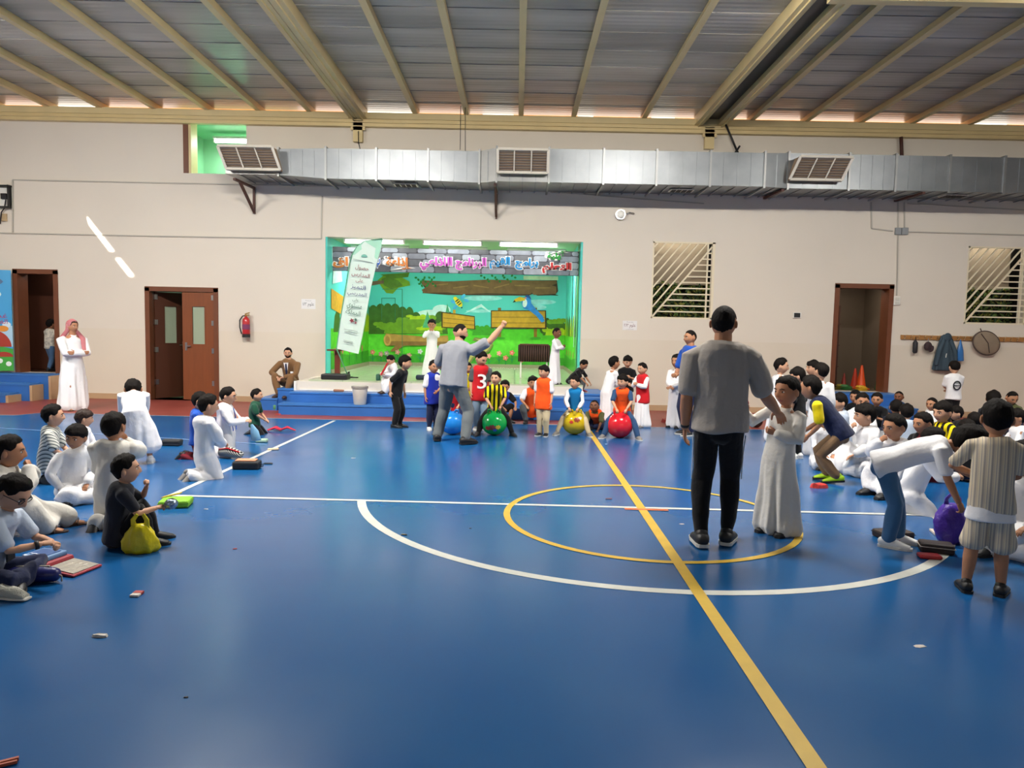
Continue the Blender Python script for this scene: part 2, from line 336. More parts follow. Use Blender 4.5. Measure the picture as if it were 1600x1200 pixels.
strip([(1.18+2.58*math.cos(t), 6.74+2.58*math.sin(t)) for t in np.linspace(math.pi*1.06, math.pi*1.96, 60)], .075, M_lw)
strip([(.98, 6.13), (1.36, 6.12)], .05, mat('court_line_orange', 'c2643a', .4), z=.0045)
strip([(-12, 11.0), (-3.2, 9.1)], .03, mat('faint_line', '7f95b8', .4))
# baseboards
for i, (a, c) in enumerate(((-9.0, -7.40), (-5.87, -4.4), (1.6, 6.2), (7.45, XR))):
    q = MB(); q.bx(a, c, YW-.02, YW, 0, .11); struct(q.build('baseboard_back', M_tan))
# door frames
def frame(name, h, w=.07, d=.06, bottom=False):
    q = MB(); x0, x1, z0, z1 = h
    q.bx(x0-.02, x0+w, YW-.02, YW+.29, z0, z1); q.bx(x1-w, x1+.02, YW-.02, YW+.29, z0, z1); q.bx(x0-.02, x1+.02, YW-.02, YW+.29, z1-w, z1+.02)
    return struct(q.build(name, M_frame))
D1 = frame('door_1', H_d1); D2 = frame('door_2', H_d2); D3 = frame('door_3', H_d3)
# rooms behind the openings (each closed off)
def niche(prefix, x0, x1, z0, z1, depth, mw, mf=None, mc=None, my=None, y=None):
    y = y or YW+.28; mf = mf or mw; mc = mc or mw
    for nm, bb, m in ((f'{prefix}_left', (x0-.05, x0, y, y+depth, z0, z1), mw), (f'{prefix}_right', (x1, x1+.05, y, y+depth, z0, z1), mw), (f'{prefix}_rear', (x0-.05, x1+.05, y+depth, y+depth+.05, z0, z1), my or mw),
                      (f'{prefix}_floor', (x0-.05, x1+.05, y, y+depth+.05, z0-.05, z0), mf), (f'{prefix}_ceiling', (x0-.05, x1+.05, y, y+depth+.05, z1, z1+.05), mc)):
        q = MB(); q.bx(*bb); struct(q.build('wall_'+nm if 'floor' not in nm and 'ceiling' not in nm else nm, m))
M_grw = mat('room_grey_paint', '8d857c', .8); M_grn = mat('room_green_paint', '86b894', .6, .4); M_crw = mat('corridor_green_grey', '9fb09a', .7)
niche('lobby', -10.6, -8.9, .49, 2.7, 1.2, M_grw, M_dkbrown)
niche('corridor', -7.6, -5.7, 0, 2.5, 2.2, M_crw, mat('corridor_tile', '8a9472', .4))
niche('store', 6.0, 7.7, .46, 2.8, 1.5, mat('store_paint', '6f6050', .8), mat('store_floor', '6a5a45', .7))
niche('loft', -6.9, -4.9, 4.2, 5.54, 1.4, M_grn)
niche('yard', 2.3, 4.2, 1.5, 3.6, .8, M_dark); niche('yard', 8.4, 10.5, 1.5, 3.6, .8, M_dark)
# dark brown wainscot and door in the lobby; slanted dark board in corridor
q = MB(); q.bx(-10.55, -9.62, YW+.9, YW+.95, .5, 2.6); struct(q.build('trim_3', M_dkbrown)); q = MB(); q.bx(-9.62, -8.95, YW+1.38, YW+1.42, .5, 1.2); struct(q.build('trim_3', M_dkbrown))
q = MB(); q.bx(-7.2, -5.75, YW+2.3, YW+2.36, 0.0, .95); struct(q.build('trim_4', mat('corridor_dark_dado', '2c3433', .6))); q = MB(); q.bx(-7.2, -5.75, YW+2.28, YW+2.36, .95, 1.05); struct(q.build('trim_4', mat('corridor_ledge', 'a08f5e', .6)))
add_light('corridor_light', 'AREA', (-6.6, YW+1.4, 2.45), 9, (.85, 1, .9), (.8, .8), (0, 0, -1))
add_light('lobby_light', 'AREA', (-9.4, YW+.8, 2.65), 5, (1, .9, .8), (.6, .4), (0, 0, -1))
add_light('store_light', 'AREA', (6.9, YW+.8, 2.75), 9, (1, .9, .75), (.6, .4), (0, 0, -1))
# door_2 leaves
def leaf(parent, hinge, ang, w, z0, z1, m, side, name='door_leaf'):
    """leaf hinged at hinge (x,y), swinging; local x from hinge along the leaf"""
    e = bpy.data.objects.new(name, None)
    q = MB(); th = .045; gx0, gx1 = (w*.30, w*.68) ; gz0, gz1 = z1-1.02, z1-.28
    q.bx(0, gx0, -th/2, th/2, z0, z1); q.bx(gx1, w, -th/2, th/2, z0, z1); q.bx(gx0, gx1, -th/2, th/2, z0, gz0); q.bx(gx0, gx1, -th/2, th/2, gz1, z1)
    o = q.build(name, m, parent, world=False, loc=(hinge[0], hinge[1], 0), rotz=ang)
    g = MB(); g.bx(gx0, gx1, -.006, .006, gz0, gz1); g.build('pane', mat('door_glass', '9aa890', .35, .6, bump=.1, bscale=30), o, world=False)
    h = MB(); h.bx(gx0-.02, gx1+.02, -th/2-.006, th/2+.006, gz0-.02, gz0); h.bx(gx0-.02, gx1+.02, -th/2-.006, th/2+.006, gz1, gz1+.02); h.bx(gx0-.02, gx0, -th/2-.006, th/2+.006, gz0, gz1); h.bx(gx1, gx1+.02, -th/2-.006, th/2+.006, gz0, gz1); h.build('glazing_frame', m, o, world=False)
    hd = MB(); s = side; x = w-.07
    hd.bx(x-.02, x+.02, -th/2-.01, th/2+.01, 1.0, 1.16); hd.bar((x, -th/2-.045, 1.09), (x-.11, -th/2-.045, 1.09), .018); hd.bar((x, -th/2, 1.09), (x, -th/2-.05, 1.09), .018); hd.bar((x, th/2+.045, 1.09), (x-.11, th/2+.045, 1.09), .018); hd.build('door_handle', M_metal, o, world=False)
    for zz in (.3, .95, 1.5, 2.0):
        hh = MB(); hh.bx(-.012, .05, -th/2-.012, th/2+.012, zz, zz+.1); hh.build('hinge', M_metal, o, world=False)
    return o
leaf(D2, (-7.23, YW+.10), R_(56), .66, .02, 2.15, M_dkbrown, 1)
leaf(D2, (-6.00, YW+.03), R_(180), .63, .02, 2.15, M_brown, -1)
# ------------------------------------------------------------------ stage room
ZS = .57; SX0, SX1, SY1 = -3.76, 1.24, 18.1
M_sky = mat('mural_sky', '58cdc6', .5, .3, var=.06, vscale=1.2)
M_stf = mat('stage_tile', 'b5bfa2', .18, .5, var=.05)
M_stc = mat('stage_ceiling_green', 'a9c79b', .7)
for nm, bb, m in (('wall_stage_left', (SX0-.1, SX0, YW+.02, SY1, ZS, 3.32), M_sky), ('wall_stage_right', (SX1, SX1+.1, YW+.02, SY1, ZS, 3.32), M_sky), ('wall_stage_rear', (SX0-.1, SX1+.1, SY1, SY1+.1, ZS, 3.32), M_sky), ('ceiling_stage', (SX0-.1, SX1+.1, YW+.05, SY1+.1, 3.31, 3.4), M_stc)):
    q = MB(); q.bx(*bb); struct(q.build(nm, m))
q = MB(); q.bx(-3.98, SX1-.02, 12.8, YW+.3, 0, ZS-.03); q.bx(SX0, SX1, YW+.3, SY1, .3, ZS-.03); PLAT = struct(q.build('floor_stage', M_up))
tw = .6
for i in range(8):
    for j in range(9):
        x0 = SX0+.01+i*(SX1-SX0-.02)/8; x1 = SX0+.01+(i+1)*(SX1-SX0-.02)/8; y0 = 12.82+j*(SY1-12.84)/9; y1 = 12.82+(j+1)*(SY1-12.84)/9
        q = MB(); q.bx(x0, x1-.006, y0, y1-.006, ZS-.03, ZS); q.build('tile', M_stf, PLAT)
for bb in ((SX0, SX1, SY1-.02, SY1, ZS, ZS+.09), (SX0, SX0+.02, YW+.3, SY1, ZS, ZS+.09), (SX1-.02, SX1, YW+.3, SY1, ZS, ZS+.09)):
    q = MB(); q.bx(*bb); struct(q.build('baseboard_stage', mat('stage_skirting', '8f8a6e', .5)))
def stepbox(name, bb, label, nos=True):
    q = MB(); x0, x1, y0, y1, z0, z1 = bb; q.bx(x0, x1, y0, y1, z0, z1-.03); o = q.build(name, M_blue, None)
    q = MB(); q.bx(x0-.012, x1+.012, y0-.012, y1, z1-.03, z1); q.build('tread', mat('blue_tread', '3b74ba', .4, .4, var=.08), o); return struct(o)
stepbox('floor_step', (-3.98, 1.56, 12.50, 12.80, 0, .37), ''); stepbox('floor_step', (-4.08, 1.50, 12.18, 12.49, 0, .19), '')
q = MB(); q.bx(-3.9, 1.15, 12.78, 12.80, .375, .40); q.bx(-4.0, -3.96, 12.77, 12.80, 0.2, .54); struct(q.build('trim_5', M_white))
stepbox('floor_step', (-4.62, -4.30, 12.75, 13.6, 0, .22), ''); stepbox('floor_step', (-4.30, -4.0, 12.8, 13.9, 0, .40), '')
stepbox('floor_step', (1.17, 1.62, 12.82, 13.9, 0, .42), '')
# stair at the left doorway, step boxes at the store door
stepbox('floor_step', (-11.5, -9.08, 13.72, YW+.2, 0, .49), ''); stepbox('floor_step', (-11.5, -9.22, 13.38, 13.71, 0, .33), ''); stepbox('floor_step', (-11.5, -9.42, 13.02, 13.37, 0, .165), '')
for x, y0, y1, z in ((-9.08, 13.72, YW, .46), (-9.22, 13.38, 13.71, .30), (-9.42, 13.02, 13.37, .135)):
    q = MB(); q.bx(x+.001, x+.05, y0, y1, 0, z); struct(q.build('trim_6', M_tan))
stepbox('floor_step', (6.25, 7.42, 13.62, YW+.2, 0, .46), ''); stepbox('floor_step', (6.15, 7.5, 13.2, 13.61, 0, .24), '')
# window grilles and what lies behind them
M_bar = mat('cream_bar', 'e2d6ba', .5)
def grille(n, h):
    x0, x1, z0, z1 = h; W_ = x1-x0; Hh = z1-z0
    q = MB()
    for a, c, d, e in ((x0, x0+.03, z0, z1), (x1-.05, x1, z0, z1), (x0, x1, z0, z0+.03), (x0, x1, z1-.03, z1)): q.bx(a, c, YW+.0, YW+.03, d, e)
    o = struct(q.build(f'window_{n}', M_bar))
    P = lambda u, v: (x0+.03+u*(W_-.09), YW+.015, z0+.03+v*(Hh-.06))
    q = MB(); q.bar(P(0, 0), P(1, .96), .03); q.build('bar', M_bar, o); q = MB(); q.bar(P(.93, 0), P(.93, 1), .028); q.build('bar', M_bar, o)
    for k in range(7):     # slanting bars in the upper left triangle
        c = .135*(k+1)
        q = MB(); a = (0, c); t = (1-c)/.96; q.bar(P(0, c), P(t, 1.0), .026); q.build('bar', M_bar, o)
    for k in range(11):     # horizontal bars in the lower right triangle
        v = .075+.08*k; q = MB(); q.bar(P(v/.96, v), P(1, v), .024); q.build('bar', M_bar, o)
    q = MB(); q.bx(x0-.02, x1+.02, YW+.6, YW+.64, z0+Hh*.5, z1+.05); struct(q.build('window_shutter', mat('yard_shutter', '8a7b68', .7, bump=.4, bscale=4, stretch=(1, 1, 14))))
    q = MB(); q.bx(x0-.02, x1+.02, YW+.56, YW+.64, z0+Hh*.47, z0+Hh*.52); struct(q.build('window_rail', mat('yard_rail', '9c8d78', .7)))
    lf = MB(); r = np.random.RandomState(n)
    for k in range(900):
        c = Vector((r.uniform(x0-.1, x1+.1), YW+.62+r.uniform(-.12, .12), r.uniform(z0-.1, z0+Hh*.5))); rr = Matrix.Rotation(r.uniform(0, 6.3), 3, 'Y') @ Matrix.Rotation(r.uniform(-1, 1), 3, 'X'); l = r.uniform(.03, .07)
        lf.mi = int(r.randint(3)); lf.add([c+rr @ Vector(p)*l for p in ((-1, 0, 0), (0, .1, .35), (1, 0, 0), (0, .1, -.35))], [(0, 1, 2, 3)])
    tag(lf.build('shrub_foliage', [mat('leaf_a', '4f6b2c', .7), mat('leaf_b', '7c7a30', .7), mat('leaf_c', '2f4a28', .7)]), 'green shrub leaves seen through the barred '+('window left of the store door' if n == 1 else 'window at the far right edge'), 'shrub', kind='stuff')
    add_light('yard_light', 'AREA', ((x0+x1)/2, YW+.33, z1+.2), 8, (1, .95, .8), (1.2, .1), (0, .25, -1))
grille(1, H_w1); grille(2, H_w2)
# upper window frame + tube lamp inside
q = MB(); x0, x1, z0, z1 = H_up; q.bx(x0, x0+.1, YW-.01, YW+.28, z0, z1); struct(q.build('window_3', M_frame)); q = MB(); q.bx(x0+.1, x0+.15, YW+.0, YW+.28, z0, z1); struct(q.build('trim_7', M_cream))
def tube_lamp(label, x, y, z, L_, e, group=None, light=0, col=(1, 1, .96), r=.035, aim=(0, 0, -1)):
    t = thing('ceiling_light', label, 'light', (x, y, z), 0, group)
    q = MB(); q.bx(x-L_/2-.03, x+L_/2+.03, y-.06, y+.06, z+r+.004, z+r+.05); q.bx(x-L_/2-.03, x-L_/2, y-.03, y+.03, z-r, z+r+.02); q.bx(x+L_/2, x+L_/2+.03, y-.03, y+.03, z-r, z+r+.02); q.build('housing', M_white, t)
    q = MB(); q.cyl((x-L_/2, y, z), (x+L_/2, y, z), r, n=12); m = mat('tube_glow_%g' % e, 'fffff4', emit=e); q.build('tube', m, t, smooth=True)
    if light: l = add_light('lamp_glow', 'AREA', (0, 0, -r-.01), light, col, (L_, .1), aim, t)
    return t
for x0, x1, nm in ((540, 630, 'leftmost, beside the feather flag'), (663, 751, 'middle one, above the toucan and bee'), (782, 870, 'rightmost, above the green lettering')):
    a = atY(x0, 379, 14.34).x; c = atY(x1, 379, 14.34).x
    tube_lamp('glowing white tube lamp on the stage ceiling, '+nm, (a+c)/2, 14.34, 3.235, c-a, 5, 'stage tube lamps', 2, (1, 1, .93))
for i, (x, nm) in enumerate(((-3.0, 'left'), (-1.3, 'middle'), (.4, 'right'))):  # hidden fill lamps added to light the rear of the stage
    tube_lamp('stage fill tube lamp added unseen behind the banner, %s one' % nm, x, 15.6, 3.22, 1.2, 5, 'stage tube lamps', STAGE_E, (1, 1, .93))
tube_lamp('white tube lamp glowing inside the green upper opening', -5.75, YW+1.1, 5.36, 1.3, 14, None, 40, (.9, 1, .92))
for i, ((x, y), e) in enumerate(zip(HALL, HALL_E)):
    t_ = tube_lamp('hall tube lamp ' + ('hung above the court, facing the left doors', 'hung above the court, facing the double door side', 'hung above the court, facing the stage and window', 'hung above the court, facing the coat rack', 'added unseen as fill behind the camera, left', 'added unseen as fill behind the camera, middle', 'added unseen as fill behind the camera, right')[i], x, y, 5.45 if i < 4 else 3.4, 1.5, 6, 'hall tube lamps', e, (1, .95, .87), aim=(0, .22, -1) if i < 4 else (0, 1, -.12)); i < 4 and add_light('lamp_upglow', 'AREA', (0, 0, .12), e*.16, (1, .95, .87), (1.5, .1), (0, .5, 1), t_)
# ------------------------------------------------------------------ air duct
def galv():
    m = mat('galvanised_sheet', '8b8f93', .42, metal=.95, bump=.25, bscale=2.2, var=.12, vscale=2.5); return m
M_galv = galv(); M_galv2 = mat('galvanised_sheet_dull', '9b9c9c', .42, metal=.9, bump=.2, bscale=2, var=.12, vscale=2.5)
duct = thing('air_duct', 'long galvanised sheet metal air duct along the back wall above the stage', 'air duct', (0, YW-.5, 4.2))
bx_ = [352, 435, 509, 588, 669, 749, 776, 858, 943, 1026, 1110, 1195, 1232, 1327, 1400, 1484, 1570, 1665]
def dprof(px):
    Y = 13.16 if px <= 749 else (13.0 if px <= 1195 else 13.1)
    if px >= 776 and px <= 1195: Y = 13.0
    zt = {352: 4.73, 435: 4.73}.get(px, 4.76 if px < 760 else (4.79 if px < 1200 else 4.82)); zb = 4.27 if px < 440 else (4.22 if px < 700 else 4.20)
    return atY(px, 260, Y).x, Y, zb, zt
for i in range(len(bx_)-1):
    a, b_ = dprof(bx_[i]), dprof(bx_[i+1]); q = MB()
    zi = (a[2]+.0, b_[2]); q.hexa([(a[0], a[1], a[2]), (b_[0], b_[1], b_[2]), (b_[0], YW-.02, b_[2]+.04), (a[0], YW-.02, a[2]+.04), (a[0], a[1], a[3]), (b_[0], b_[1], b_[3]), (b_[0], YW-.02, b_[3]), (a[0], YW-.02, a[3])])
    o = q.build('duct_section', M_galv if i not in (0, 5, 6) else M_galv2, duct)
    n = 3 if bx_[i+1]-bx_[i] > 50 else 1
    s = MB()
    for k in range(1, n+1):
        t = k/(n+1); X = a[0]+(b_[0]-a[0])*t; Yk = a[1]+(b_[1]-a[1])*t; s.bx(X-.008, X+.008, Yk-.008, Yk+.002, a[2]+.02, a[3]-.02); s.bx(X-.008, X+.008, Yk, YW-.1, a[2]-.006+.04*0, a[2]+.01)
    s.build('seam', M_galv, o)
    f = MB(); X, Yk = b_[0], b_[1]; f.bx(X-.018, X+.018, Yk-.028, Yk, b_[2]-.03, b_[3]+.03); f.bx(X-.018, X+.018, Yk, YW-.05, b_[2]-.03, b_[2]); f.bx(X-.018, X+.018, Yk, YW-.05, b_[3], b_[3]+.03); f.build('flange', M_galv2, duct)
M_vent = mat('vent_white', 'd6cfc2', .5); M_card = mat('vent_hood_tan', 'a98e73', .7, var=.15); M_lou = mat('vent_louvre', '8b8076', .5, metal=.3)
def vent(x0, x1, y0, y1, skew, label, Y):
    X0, X1 = atY(x0, y0, Y-.1).x, atY(x1, y0, Y-.1).x; zt, zb = 4.70, 4.33
    t = thing('air_vent', label, 'vent', ((X0+X1)/2, Y-.1, zb), 0, 'duct outlets')
    A = lambda u, v, w=0: Vector((X0+(X1-X0)*u+skew*(1-v), Y-.26+.14*(1-v)+w, zb+(zt-zb)*v))     # face leaning down
    q = MB(); q.hexa([A(0, 0, .02), A(1, 0, .02), (X1+skew, Y-.003, zb-.0), (X0+skew, Y-.003, zb), A(0, 1, .02), A(1, 1, .02), (X1, Y-.003, zt+.02), (X0, Y-.003, zt+.02)]); q.build('vent_body', M_card, t)
    q = MB()
    for a, b_ in (((0, 0), (1, 0)), ((0, 1), (1, 1)), ((0, 0), (0, 1)), ((1, 0), (1, 1)), ((.33, 0), (.33, 1)), ((.67, 0), (.67, 1))): q.bar(A(*a, -.015), A(*b_, -.015), .045 if a[0] in (0, 1) and b_[0] in (0, 1) else .02, .03, up=(0, -1, .3))
    q.build('vent_frame', M_vent, t)
    for k in range(8):
        q = MB(); v = .1+.8*k/7; q.bar(A(.02, v, 0), A(.98, v, 0), .012, .03, up=(0, -1, -.8)); q.build('louvre', M_lou, t)
vent(346, 430, 240, 272, .10, 'tan and white louvred duct outlet at the left end of the duct', 13.16)
vent(778, 856, 245, 282, 0, 'white framed duct outlet above the middle of the stage', 13.0)
vent(1245, 1326, 250, 288, -.12, 'white framed duct outlet above the window left of the store door', 13.1)
for px in (632, 1068, 1500):
    X = atY(px, 290, 13.3).x; q = MB(); q.bx(X-.22, X+.22, 13.35, 13.6, 4.183, 4.199); o = q.build('air_vent', M_vent); tag(o, {632: 'small flat outlet under the duct left of the stage centre', 1068: 'small flat outlet under the duct right of the stage', 1500: 'small flat outlet under the duct near the right end'}[px], 'vent', 'duct outlets')
    for k in range(4): s = MB(); s.bx(X-.19+.1*k, X-.11+.1*k, 13.37, 13.58, 4.177, 4.183); s.build('louvre', M_dark, o)
for px, full, lb in ((397, 1, 'rusty triangular duct bracket under the left end of the duct'), (776, 1, 'rusty triangular duct bracket above the stage opening'), (1195, 0, 'dark steel arm under the duct right of the round lamp'), (1400, 0, 'dark steel arm under the duct above the store door switches')):
    X = atY(px, 300, YW-.03).x; t = thing('duct_bracket', lb, 'bracket', (X, YW-.03, 4.2), 0, 'duct brackets')
    q = MB(); q.bar((X, YW-.02, 4.195), (X, 13.1, 4.165), .05, .04); q.build('arm', M_rust, t)
    if full:
        q = MB(); q.bar((X, YW-.03, 3.7), (X, YW-.03, 4.2), .05, .04); q.build('post', M_rust, t); q = MB(); q.bar((X, YW-.04, 3.74), (X, 13.35, 4.17), .045, .04); q.build('strut', M_rust, t)
# thin hangers and cables
def wire(name, label, cat, pts, r, m, n=6):
    b = MB(); b.tube(pts, r, n, True, None, False); return tag(b.build(name, m, None, True), label, cat)
def wp(x, y, d=.02, Y=None): return atY(x, y, (Y or YW)-d)
wire('hanger_wire', 'pair of thin wires holding the duct near the stage centre', 'wire', [atY(720, 165, 13.2), atY(719, 234, 13.0)], .006, M_black)
wire('hanger_wire', 'thin wire right beside the wire near the stage centre', 'wire', [atY(727, 168, 13.2), atY(727, 236, 13.0)], .006, M_black)
wire('loose_cable', 'short loose cable hanging from the left beam bracket', 'cable', [wp(560, 205, .15), wp(560, 222, .15), wp(563, 235, .15)], .008, M_black)
wire('steel_brace', 'dark crossed rod between roof beam and duct, upper one', 'rod', [atY(1132, 190, 13.9), atY(1156, 246, 13.9)], .02, M_black)
wire('steel_brace', 'short dark rod crossing the brace on top of the duct', 'rod', [atY(1143, 247, 13.9), atY(1156, 228, 13.9)], .02, M_black)
wire('steel_hanger', 'dark double strap above the duct on the right', 'strap', [wp(1408, 214, .1), wp(1409, 247, .1)], .035, M_rust)
M_cond = mat('conduit_grey', 'b4aea2', .5)
for lb, pts in (('long thin conduit on the wall above the left doors', [(20, 281), (370, 288), (520, 291)]), ('lower thin conduit running to the stage corner', [(0, 364), (250, 369), (502, 373), (503, 306)]), ('thin vertical conduit left of the upper left wiring box', [(20, 281), (20, 365)]),
                ('short bent conduit under the duct right of the window', [(1361, 316), (1362, 357), (1395, 361)]), ('thin conduit running right from the two grey boxes', [(1415, 362), (1600, 367)]), ('conduit pair dropping to the two grey boxes', [(1403, 312), (1403, 356)]), ('second drop conduit beside the two grey boxes', [(1413, 316), (1413, 356)]),
                ('white conduit dropping to the switch by the store door', [(1403, 368), (1401, 462)]), ('thin cable along the wall under the duct', [(860, 300), (910, 303), (1000, 311), (1100, 318)]), ('conduit along the wall under the duct far right', [(1418, 318), (1600, 328)])):
    q = MB(); 
    for a, b_ in zip(pts[:-1], pts[1:]): q.bar(wp(*a, .012), wp(*b_, .012), .022, .022)
    tag(q.build('wall_conduit', M_cond), lb, 'conduit')
def wallbox(name, label, cat, x0, y0, x1, y1, d, m, parent=None, off=0):
    a = atY(x0, y0, YW); c = atY(x1, y1, YW); q = MB(); q.bx(a.x, c.x, YW-off-d, YW-off, c.z, a.z); o = q.build(name, m, parent, bevel=.004)
    return tag(o, label, cat) if parent is None else o
wallbox('junction_box', 'left one of two grey junction boxes below the duct', 'junction box', 1398, 356, 1406, 367, .05, mat('grey_box', '8f9294', .5))
wallbox('junction_box', 'right one of two grey junction boxes below the duct', 'junction box', 1408, 356, 1417, 367, .05, mat('grey_box', '8f9294', .5))
s_ = wallbox('light_switch', 'white double switch plate right of the store door', 'switch', 1396, 463, 1405, 477, .03, M_white)
for k in (0, 1): wallbox('rocker', '', '', 1397.5, 464.5+6.5*k, 1403.5, 469.5+6.5*k, .012, mat('switch_rocker', 'd2cfc4', .4), s_, .03)
s_ = wallbox('wall_socket', 'small dark wall socket between window and store door', 'socket', 1239, 488, 1251, 497, .03, M_white); wallbox('socket_face', '', '', 1240, 489, 1249, 496, .012, M_black, s_, .03)
# open wiring cabinet at the far left
t = thing('wiring_box', 'open metal wiring box with loose cables at the upper left edge', 'electrical box', wp(8, 320))
for bb in ((0, 290, 20, 293), (0, 323, 20, 326), (16, 290, 19, 326)): wallbox('box_frame', '', '', *bb, .1, M_black, t)
wallbox('back_plate', '', '', -5, 293, 17, 323, .02, M_white, t); wallbox('contactor', '', '', 5, 303, 14, 312, .08, M_black, t); wallbox('label_card', '', '', 2, 334, 12, 346, .03, mat('card_tan', 'b89f7a', .8), t)
q = MB(); q.tube([wp(9, 312, .06), wp(7, 325, .08), wp(2, 332, .05), wp(0, 350, .05)], .012, 6, True, None, False); q.build('cable', M_black, t, True)
# round bulkhead lamp
c = atY(969, 336, YW); t = thing('bulkhead_lamp', 'round white bulkhead lamp on the wall below the duct', 'lamp', c)
q = MB(); q.cyl((c.x, YW, c.z), (c.x, YW-.07, c.z), .10, .10, 24); q.build('lamp_rim', M_metal, t, 'auto'); q = MB(); q.ball((c.x, YW-.06, c.z), (.078, .045, .078), 20, 12); q.build('lamp_glass', mat('opal_glass', 'f4f2ea', .25), t, True)
q = MB(); q.tube([wp(977, 336, .03), wp(983, 332, .04), wp(991, 334, .03)], .015, 8, True, None, False); q.build('conduit_stub', M_metal, t, True)
# paper signs
def paper(label, x0, y0, x1, y1, lines, name='paper_sign'):
    a = atY(x0, y0, YW); c = atY(x1, y1, YW); t = thing(name, label, 'sign', ((a.x+c.x)/2, YW, c.z)); q = MB(); q.bx(a.x, c.x, YW-.006, YW-.001, c.z, a.z); q.build('sheet', mat('paper', 'e8e6e6', .7), t)
    for (txt, fx, fy, fw, fh, m) in lines: text_on(txt, (a.x+(c.x-a.x)*fx, YW-.006, a.z+(c.z-a.z)*fy), (c.x-a.x)*fw, (a.z-c.z)*fh, (1, 0, 0), (0, 0, 1), m, t, .002)
M_ink = mat('ink_dark_red', '6b1f35', .7); M_ink2 = mat('ink_grey', '55525a', .7)
paper('white paper class sign left of the stage', 471, 467, 493, 483, [('علوم ٣/١', .5, .58, .8, .5, M_ink2), ('مدرسة', .5, .16, .4, .12, M_ink2)])
paper('white paper class sign with red digits right of the stage', 973, 501, 995, 516, [('علوم ٣/٢', .5, .55, .8, .5, M_ink), ('مدرسة', .5, .14, .45, .12, M_ink2), ('ابتدائي'.replace('ئ', 'ي'), .5, .92, .5, .10, M_ink2)])
# fire extinguisher
c = atY(384, 510, YW-.12); t = thing('fire_extinguisher', 'red fire extinguisher with a black hose on the wall by the double door', 'fire extinguisher', (c.x, YW-.1, c.z-.22)); M_fe = mat('extinguisher_red', 'b51f24', .3, .6)
q = MB(); q.lathe([(.0, -.2), (.066, -.2), (.072, -.185), (.072, .10), (.06, .15), (.028, .18), (.026, .20)], (c.x, YW-.1, c.z), 20); q.build('cylinder', M_fe, t, 'auto')
q = MB(); q.lathe([(.0, -.215), (.076, -.215), (.076, -.15), (.0, -.15)], (c.x, YW-.1, c.z), 20); q.build('foot', M_black, t); q = MB(); q.lathe([(.0, -.06), (.0735, -.06), (.0735, .04), (.0, .04)], (c.x, YW-.1, c.z), 20); q.build('label_band', mat('label_dull', '7a3560', .5), t)
q = MB(); q.cyl((c.x, YW-.1, c.z+.19), (c.x, YW-.1, c.z+.23), .022); q.bar((c.x-.02, YW-.1, c.z+.24), (c.x+.07, YW-.1, c.z+.27), .02); q.bar((c.x, YW-.1, c.z+.22), (c.x+.07, YW-.1, c.z+.225), .02); q.build('valve', mat('brass', 'b08a3c', .3, metal=.8), t)
q = MB(); q.tube([(c.x, YW-.1, c.z+.215), (c.x-.07, YW-.1, c.z+.20), (c.x-.125, YW-.1, c.z+.12), (c.x-.125, YW-.1, c.z-.02), (c.x-.09, YW-.1, c.z-.15)], .012, 8, True, None, False); q.build('hose', M_black, t, True)
q = MB(); q.bx(c.x-.03, c.x+.03, YW-.04, YW, c.z-.1, c.z+.1); q.build('wall_bracket', M_black, t)
# poster-covered door leaf at the far left
a = atY(-30, 418, 13.55); p1 = Vector((-9.93, 13.98, 0)); p0 = Vector((-10.62, 13.62, 0)); t = thing('door_leaf', 'open door leaf covered with a blue mushroom and bee poster', 'door', (p1.x, p1.y, .52))
dx = (p1-p0).normalized(); nn = Vector((dx.y, -dx.x, 0)); Wd = (p1-p0).length; z0, z1 = .53, 2.50
q = MB(); q.hexa([p0+Vector((0, 0, z0)), p1+Vector((0, 0, z0)), p1-nn*.04+Vector((0, 0, z0)), p0-nn*.04+Vector((0, 0, z0)), p0+Vector((0, 0, z1)), p1+Vector((0, 0, z1)), p1-nn*.04+Vector((0, 0, z1)), p0-nn*.04+Vector((0, 0, z1))]); q.build('leaf_panel', mat('poster_blue', '3f9fd6', .4), t)
def onleaf(poly, m, k, name):
    q = MB(); q.prism(poly, lambda u, v, w: p0+dx*(u*Wd)+Vector((0, 0, z0+v*(z1-z0)))+nn*(.001+.0015*k+w), .001); return q.build(name, m, t)
ell = lambda cx, cy, rx, ry, n=20, a0=0, a1=2*math.pi: [(cx+rx*math.cos(a0+(a1-a0)*i/(n-(a1-a0 < 6))), cy+ry*math.sin(a0+(a1-a0)*i/(n-(a1-a0 < 6)))) for i in range(n)]
onleaf([(0, 0), (1, 0), (1, .22), (.7, .25), (.35, .2), (0, .26)], mat('poster_green', '3fa23a', .5), 1, 'poster_grass')
onleaf([(0, .2), (.0, .42), (1, .45), (1, .24), (.6, .27)], mat('poster_pale', 'a9cfe6', .5), 0, 'poster_haze')
onleaf(ell(.55, .24, .42, .17, 20, 0, math.pi), mat('poster_red', 'a8321f', .5), 2, 'mushroom_cap'); onleaf([(.4, .16), (.72, .16), (.68, .27), (.42, .27)], mat('poster_stem', 'd98c3f', .5), 2, 'mushroom_stem')
onleaf(ell(.8, .14, .2, .05, 16, 0, math.pi), mat('poster_red', 'a8321f', .5), 3, 'mushroom_cap')
for u, v in ((.5, .08), (.72, .10), (.9, .07), (.62, .04)): onleaf(ell(u, v, .06, .025, 10), mat('poster_white', 'e8f0ea', .5), 4, 'poster_flower')
for u, v in ((.62, .72), (.8, .42)): onleaf(ell(u, v, .12, .03, 14), mat('poster_orange', 'd88a2e', .5), 3, 'poster_bee'); onleaf(ell(u+.08, v+.04, .09, .03, 12), mat('poster_wing', 'cfe4ee', .5), 2, 'bee_wing')
